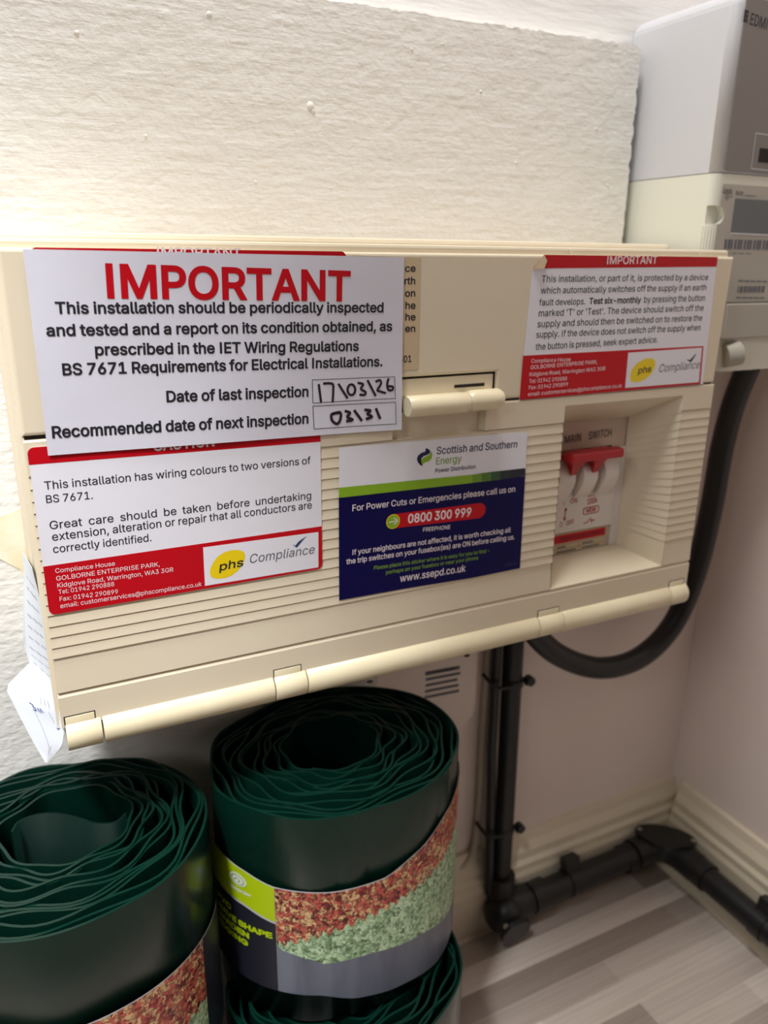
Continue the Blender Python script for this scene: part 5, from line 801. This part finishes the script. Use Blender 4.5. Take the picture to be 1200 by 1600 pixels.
for k in range(6):
    a = math.radians(4+k*17); p = wpos(443-6*math.cos(a), .4045-.006*math.sin(a), 0)
    tube(bm, [p+Vector((0, 0, -.012)), p+Vector((0, 0, .0215))], .0006, 8)
obj('grip_rib', bm, 'meter', mt)
for z in (-13.4, -24.6): obj('small_text', strokes([[(470.5+6*k, z-.15*k), (475+6*k, z-.15*k-.1)] for k in range(5)], .9, mm(.001)), 'grey_ink', mp_)
bm = bmesh.new()
for k in range(14):
    x = 471+k*2; boxmm(bm, x, x+.7+.8*abs(math.sin(k*1.7)), MYf-.001, MYf, -21.4, -17); 
obj('barcode', bm, 'grey_ink', mp_)
bm = bmesh.new(); boxmm(bm, 462, 556, MYf-.002, MYf+.002, -52.8, -28.6, .001); obj('terminal_cover', bm, 'meter_front', mt)
bm = bmesh.new(); cylinder(bm, wpos(470.5, .401, -65), wpos(481, .397, -63.0), .0085, 28)
obj('screw_boss', bm, 'meter_front', mt, True)
bm = lettering([('D', 484.3, -66.5, 488.2, -66.5, 5.6, .02)], lambda x, z: wpos(x, .4014, z)); strokes([[(483.6, -63.8), (487, -63.8)], [(483, -57.4), (488.5, -57.2)]], 1.1, lambda x, z: wpos(x, .4014, z), bm)
obj('printed_mark', bm, 'black_ink', mt)

# ================================================================ cables and conduit
CP = [(.536, .432, .520), (.5355, .44, .49), (.5354, .445, .4517), (.5328, .445, .3961), (.5245, .445, .3387), (.5058, .446, .2935), (.4722, .447, .2699), (.4293, .448, .2702), (.3866, .449, .291), (.3573, .450, .3193), (.3400, .452, .350), (.335, .453, .3715)]
bm = bmesh.new(); tube(bm, spline(CP, 10), .0093, 22)
o = obj('power_cable', bm, 'black_rubber', None, True, (.536, .44, .52)); tag(o, 'thick black cable looping down from the meter to the fuse box underside', 'cable')
co = thing('cable_conduit', 'black plastic conduit running down the wall and along the skirting', 'conduit', (.357, .474, .02))
bm = bmesh.new(); tube(bm, [(.3565, .474, .372), (.3595, .474, .20), (.3600, .472, .055)], .0086, 20); obj('pipe', bm, 'black_pvc', co, True)
bm = bmesh.new(); tube(bm, [(.3425, .476, .372), (.3435, .476, .20), (.3480, .472, .045)], .0042, 14)
o = obj('telephone_cable', bm, 'black_rubber', None, True, (.344, .476, .2)); tag(o, 'thin black cable strapped along the upright conduit pipe', 'cable')
bm = bmesh.new(); tube(bm, spline([(.3405, .485, .372), (.3408, .485, .285), (.3404, .4855, .212), (.3405, .4855, .125), (.337, .4855, .088), (.324, .4855, .073), (.300, .4855, .068), (.24, .4855, .066)], 8), .0032, 12)
o = obj('earth_cable', bm, 'grey_cable', None, True, (.34, .485, .3)); tag(o, 'thin cream cable on the wall curving away left beside the conduit', 'cable')
EZ = .030
bm = bmesh.new()
tube(bm, [(.3600, .472, .062), (.3600, .470, .030)], .0125, 22); tube(bm, [(.356, .466, EZ), (.385, .463, EZ)], .0145, 22)
s = bmesh.ops.create_uvsphere(bm, u_segments=24, v_segments=14, radius=.0185, matrix=Matrix.Translation((.359, .462, .026)))
el = obj('elbow', bm, 'black_pvc', co, True)
bm = bmesh.new(); cylinder(bm, (.358, .4445, .024), (.358, .4405, .023), .0150, 26); obj('inspection_cap', bm, 'black_pvc', el)
def screw(p, d):
    bm = bmesh.new(); p = Vector(p); d = Vector(d); tube(bm, [p, p+d*.0012, p+d*.002], [.0026, .0026, .0015], 12); return bm
obj('screw', screw((.346, .4425, .035), (0, -1, 0)), 'screw', el)
bm = bmesh.new(); tube(bm, [(.380, .4625, EZ), (.535, .461, .034)], .0118, 22); obj('pipe', bm, 'black_pvc', co, True)
for x in (.388, .500):
    bm = bmesh.new(); cylinder(bm, (x, .4622, EZ+.001), (x+.016, .4622, EZ+.0015), .0139, 22); obj('coupling', bm, 'black_pvc', co, True)
cx_, cy_ = .551, .4555
bm = bmesh.new(); tube(bm, spline([(.512, .461, .034), (.532, .4605, .0345), (.547, .455, .0345), (.554, .441, .034), (.556, .420, .033)], 6), .0145, 22)
el2 = obj('elbow', bm, 'black_pvc', co, True)
bm = bmesh.new(); ov = [(.545+.029*math.cos(a)*math.cos(-.75)-.0145*math.sin(a)*math.sin(-.75), .453+.029*math.cos(a)*math.sin(-.75)+.0145*math.sin(a)*math.cos(-.75)) for a in [k*PI/16 for k in range(32)]]
extrude_poly(bm, [Vector((x, y, .0475)) for x, y in ov], (0, 0, .004)); obj('inspection_cap', bm, 'black_pvc', el2)
for p in ((.5275, .4705, .0515), (.564, .4345, .0515)): obj('screw', screw(p, (0, 0, 1)), 'screw', el2)
bm = bmesh.new(); tube(bm, [(.556, .422, .033), (.5565, .10, .031), (.5565, -.5, .030)], .0118, 22); obj('pipe', bm, 'black_pvc', co, True)
bm = bmesh.new(); cylinder(bm, (.556, .425, .033), (.556, .405, .033), .0139, 22); obj('coupling', bm, 'black_pvc', co, True)
def saddle(center, axis, out, r, n_, name='saddle_clip'):
    """a strap round the pipe plus a screw block, along axis, seen from out"""
    bm = bmesh.new(); c = Vector(center); a = Vector(axis).normalized(); o_ = Vector(out).normalized()
    tube(bm, [c-a*.006, c+a*.006], r, 22)
    p = c+Vector(n_)*(r+.004)
    u = o_; w = a.cross(u)
    r0 = bmesh.ops.create_cube(bm, size=1)
    for v in r0['verts']: v.co = p+a*(v.co.x*.016)+Vector(n_)*(v.co.y*.014)+Vector(n_).cross(a)*(v.co.z*.010)
    recalc(bm); return obj(name, bm, 'black_pvc', co)
saddle((.4365, .4622, .0315), (1, 0, 0), (0, -1, 0), .0135, Vector((0, .25, 1)).normalized())
saddle((.5565, .345, .0325), (0, 1, 0), (-1, 0, 0), .0135, Vector((.25, 0, 1)).normalized())
for z, xx in ((.262, .3585), (.112, .3600)):
    bm = bmesh.new(); tube(bm, [(xx, .473, z-.003), (xx, .473, z+.003)], .0094, 20)
    tube(bm, spline([(xx-.004, .4655, z), (xx-.018, .467, z+.001), (xx-.022, .474, z+.004), (xx-.0225, .484, z+.006)], 5), .0016, 8)
    tube(bm, [(xx+.009, .4665, z), (xx+.0125, .4665, z)], .003, 10); tube(bm, [(xx+.0125, .463, z+.001), (xx+.0125, .470, z+.001)], .0042, 8)
    obj('cable_clip', bm, 'black_pvc', co)

# printed white panel on the wall behind the rolls
t = thing('wall_panel', 'pale plastic panel with small grey print on the wall beside the conduit', 'panel', (.27, WALL_Y, .25))
bm = bmesh.new(); extrude_poly(bm, [wpos(x, .4815, z) for x, z in rrect(236, 328, -372, -240, 12)], (0, .008, 0)); obj('plate', bm, 'wall', t)
bm = bmesh.new(); pn = lambda x, z: wpos(x, .4813, z)
for r_ in range(5):
    x = 280+random.uniform(-1, 1)
    while x < 309:
        w = random.uniform(1, 3.2); strokes([[(x, -316-r_*5.4-(x-280)*.06), (min(x+w, 311), -316-r_*5.4-(x+w-280)*.06)]], 2.4 if r_ else 3.4, pn, bm); x += w+.9
obj('printed_text', bm, 'grey_ink', t)

# ================================================================ rolls of garden edging
def roll_mesh(z0, h, outer, hole, turns, seed, tongue=None):
    rnd = random.Random(seed); ph = [rnd.uniform(0, 6.28) for _ in range(8)]
    cx, cy, rx, ry = outer; hx, hy, hr = hole; n = int(turns*84); T = .0015
    bm = bmesh.new(); path = []
    if tongue: path += [Vector((x, y, 0)) for x, y in tongue]
    for i in range(n+1):
        th = 2*PI*turns*i/n; u = i/n
        g = u+.78*(math.sin(2*PI*u*4.5+ph[0])-math.sin(ph[0])*(1-u)-math.sin(9*PI+ph[0])*u)/(2*PI*4.5)
        a = 1-max(0, u-.88)/.12
        wob = a*min(1, .3+u*4)*(.0026*math.sin(7*th+ph[1]+1.0*math.sin(th*.31+ph[2])+th*.11)+.0012*math.sin(4*th+ph[3]+th*.05))
        ex = hr+(rx-hr)*g; ey = hr*.92+(ry-hr*.92)*g
        ox = hx+(cx-hx)*u; oy = hy+(cy-hy)*u
        path.append(Vector((ox+(ex+wob)*math.cos(th+ph[4]), oy+(ey+wob)*math.sin(th+ph[4]), 0)))
    m = len(path); prev = None
    for i, p in enumerate(path):
        d = (path[min(i+1, m-1)]-path[max(i-1, 0)]).normalized(); nrm = Vector((d.y, -d.x, 0))*(T/2)
        zt = z0+h+.0012*math.sin(i*.013+ph[5])+.0006*math.sin(i*.11+ph[6])
        k = [bm.verts.new((p.x+s*nrm.x, p.y+s*nrm.y, z)) for s, z in ((1, z0), (1, zt), (-1, zt), (-1, z0))]
        if prev:
            for j in range(4):
                f = bm.faces.new((prev[j], prev[(j+1) % 4], k[(j+1) % 4], k[j])); f.smooth = True
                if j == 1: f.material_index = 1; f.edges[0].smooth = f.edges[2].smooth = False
                for e in f.edges:
                    if j == 1 and (set(e.verts) <= {prev[1], k[1]} or set(e.verts) <= {prev[2], k[2]}): e.smooth = False
        else: bm.faces.new(k)
        prev = k
    bm.faces.new(prev[::-1]); return recalc(bm)
def roll(label, z0, h, outer, hole, turns, seed, tongue=None):
    t = thing('garden_edging_roll', label, 'garden edging', (outer[0], outer[1], z0), 'rolls of green plastic garden edging')
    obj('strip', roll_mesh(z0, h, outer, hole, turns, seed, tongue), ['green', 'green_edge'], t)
    return t
HR_ = .149
A = (.168, .402, .0825, .0675)
B = (.0, .3905, .0795, .0695)
ra = roll('green edging roll with lime panel and yellow lettering on its photo sleeve', .151, HR_, A, (.1655, .405, .0305), 12.6, 3)
rb = roll('green edging roll below left end of fuse box, topmost of its stack', .151, HR_, B, (.005, .400, .034), 12.6, 11,
          [(.047-.012*k, .404+.008*math.sin(k*.9)) for k in ()] or None)
rc = roll('green edging roll directly beneath the one with the lime sleeve panel', .0, HR_, (.160, .372, .0825, .072), (.160, .380, .028), 12.6, 5)
rd = roll('green edging roll at the bottom of the left stack, in front of plaster', .0, HR_, (-.008, .380, .078, .074), (-.004, .385, .030), 12.6, 8)
# loose inner end curling across the hole of the left roll
bm = bmesh.new()
tg = spline([(-0.0228, 0.4073, 0), (-0.0186, 0.4149, 0), (-0.0086, 0.4166, 0), (0.0012, 0.4125, 0), (0.0106, 0.4044, 0), (0.0197, 0.3948, 0), (0.0295, 0.3913, 0), (0.0361, 0.3963, 0)], 8)
pr = None
for i, p in enumerate(tg):
    d = (tg[min(i+1, len(tg)-1)]-tg[max(i-1, 0)]).normalized(); nn = Vector((-d.y, d.x, 0))*.0006
    k = [bm.verts.new((p.x+s*nn.x, p.y+s*nn.y, z)) for s, z in ((1, .152), (1, .298), (-1, .298), (-1, .152))]
    if pr:
        for j in range(4):
            f = bm.faces.new((pr[j], pr[(j+1) % 4], k[(j+1) % 4], k[j])); f.smooth = j != 1; f.material_index = 1 if j == 1 else 0
    else: bm.faces.new(k)
    pr = k
bm.faces.new(pr); recalc(bm); obj('inner_end', bm, ['green_matte', 'green_edge'], rb)

def lerp_tab(tab, a):
    for (a0, v0), (a1, v1) in zip(tab, tab[1:]):
        if a <= a1:
            t_ = max(0, (a-a0)/(a1-a0)); t_ = t_*t_*(3-2*t_)*.4+t_*.6; return v0+(v1-v0)*t_
    return tab[-1][1]
def sleeve_at(E, off):
    return lambda a, z: Vector((E[0]+(E[2]+off)*math.cos(math.radians(a)), E[1]+(E[3]+off)*math.sin(math.radians(a)), .6+z/1000))
def band(E, off, a0, a1, top, bot, n=40, m=4):
    bm = bmesh.new(); P = sleeve_at(E, off); prev = None
    for i in range(n+1):
        a = a0+(a1-a0)*i/n; zt, zb = (top(a) if callable(top) else top), (bot(a) if callable(bot) else bot)
        k = [bm.verts.new(P(a, zt+(zb-zt)*j/m)) for j in range(m+1)]
        if prev:
            for j in range(m): bm.faces.new((prev[j], prev[j+1], k[j+1], k[j])).smooth = True
        prev = k
    return bm
TOP = [(-200, -338), (-171, -339.8), (-152, -342.6), (-135, -348.1), (-111, -350), (-89, -348.7), (-73, -341.3), (-51, -329.5), (-30, -322), (0, -318)]
BOT = [(-200, -424), (-137, -426.5), (-117, -427.5), (-100, -434.6), (-82, -438.8), (-49, -448.2)]
GRN = [(-200, -366), (-174, -366.5), (-153, -367.5), (-135.4, -373.5)]
FOL = [(-136, -388.5), (-133, -394), (-120, -399.5), (-115, -403), (-96, -402), (-70, -408), (-50, -417), (-30, -421), (0, -424)]
RDG = [(-136, -391), (-131, -388), (-111, -379), (-95, -373), (-76, -368.5), (-54, -364), (-30, -350), (0, -340)]
top = lambda a: lerp_tab(TOP, a)
bot = lambda a: max(lerp_tab(BOT, a), -446.5)
grn = lambda a: lerp_tab(GRN, a); fol = lambda a: lerp_tab(FOL, a)
def rdg(a): return min(max(lerp_tab(RDG, a)+2.2*math.sin(a*1.3)+1.2*math.sin(a*3.7), fol(a)+.3), top(a)-.5)
sl = obj('sleeve', band(A, .0012, -195, -18, top, bot, 60), 'hub_white', ra, True)
obj('green_panel', band(A, .0015, -195, -135.6, lambda a: top(a)-.5, grn, 30), 'lime', sl)
M['lime_sleeve'] = mat('bright_lime_print', (176, 200, 14), .35); sl.children[0].data.materials[0] = M['lime_sleeve']
obj('black_panel', band(A, .0015, -195, -135.6, lambda a: grn(a)-1.6, bot, 30), 'black_print', sl)
obj('plant_photo', band(A, .0015, -135.4, -18, lambda a: top(a)-.5, rdg, 160), 'red_leaf', sl)
obj('plant_photo', band(A, .0015, -135.4, -18, rdg, fol, 160), 'grass_leaf', sl)
obj('grey_panel', band(A, .0015, -135.4, -18, fol, bot, 60), 'grey_print', sl)
SA = sleeve_at(A, .0017)
# lettering wraps round the sleeve: along the arc, then up
def wrap(x, z): return SA(x, z)
obj('sleeve_text', lettering([('PVC', -174.5, -379.5, -160.8, -379.5, 4.6, .10), ('WAVE SHAPE', -174.5, -386.6, -137.3, -386.6, 4.6, .10), ('GARDEN', -174.5, -393.2, -149.5, -393.2, 4.6, .10), ('EDGING', -174.5, -399.8, -150.6, -399.8, 4.6, .10)], wrap), 'lime_ink', sl)
sl.children[-1].data.materials[0] = M['lime_sleeve']
obj('emblem', flat([(-155+5.4*math.cos(k*PI/14), -351.5+4.6*math.sin(k*PI/14)) for k in range(28)], wrap), 'emblem', sl)
obj('emblem_ring', strokes([[(-155+3.9*math.cos(k*PI/8), -351.5+3.3*math.sin(k*PI/8)) for k in range(17)], [(-157, -352.5), (-155.5, -350.5), (-153.5, -351.5), (-154.6, -353)]], .5, lambda x, z: sleeve_at(A, .0019)(x, z)), 'lime', sl)
obj('emblem_text', lettering([('Supagarden', -162, -360.3, -147.5, -360.3, 2.6, .04)], wrap), 'emblem', sl)
# sleeve of the left roll, seen at its right side
TB = [(-140, -357.5), (-78.6, -357.6), (-47, -358.6), (-37, -359.1), (-11, -362), (20, -362)]
slb = obj('sleeve', band(B, .0012, -140, 20, lambda a: lerp_tab(TB, a), -444, 50), 'hub_white', rb, True)
obj('plant_photo', band(B, .0015, -120, -38, lambda a: lerp_tab(TB, a)-.6, lambda a: -400+2*math.sin(a), 60), 'red_leaf', slb)
obj('plant_photo', band(B, .0015, -120, -38, lambda a: -400+2*math.sin(a), lambda a: -425, 60), 'grass_leaf', slb)
obj('black_panel', band(B, .0015, -37.8, 20, lambda a: lerp_tab(TB, a)-.6, -444, 30), 'black_print', slb)
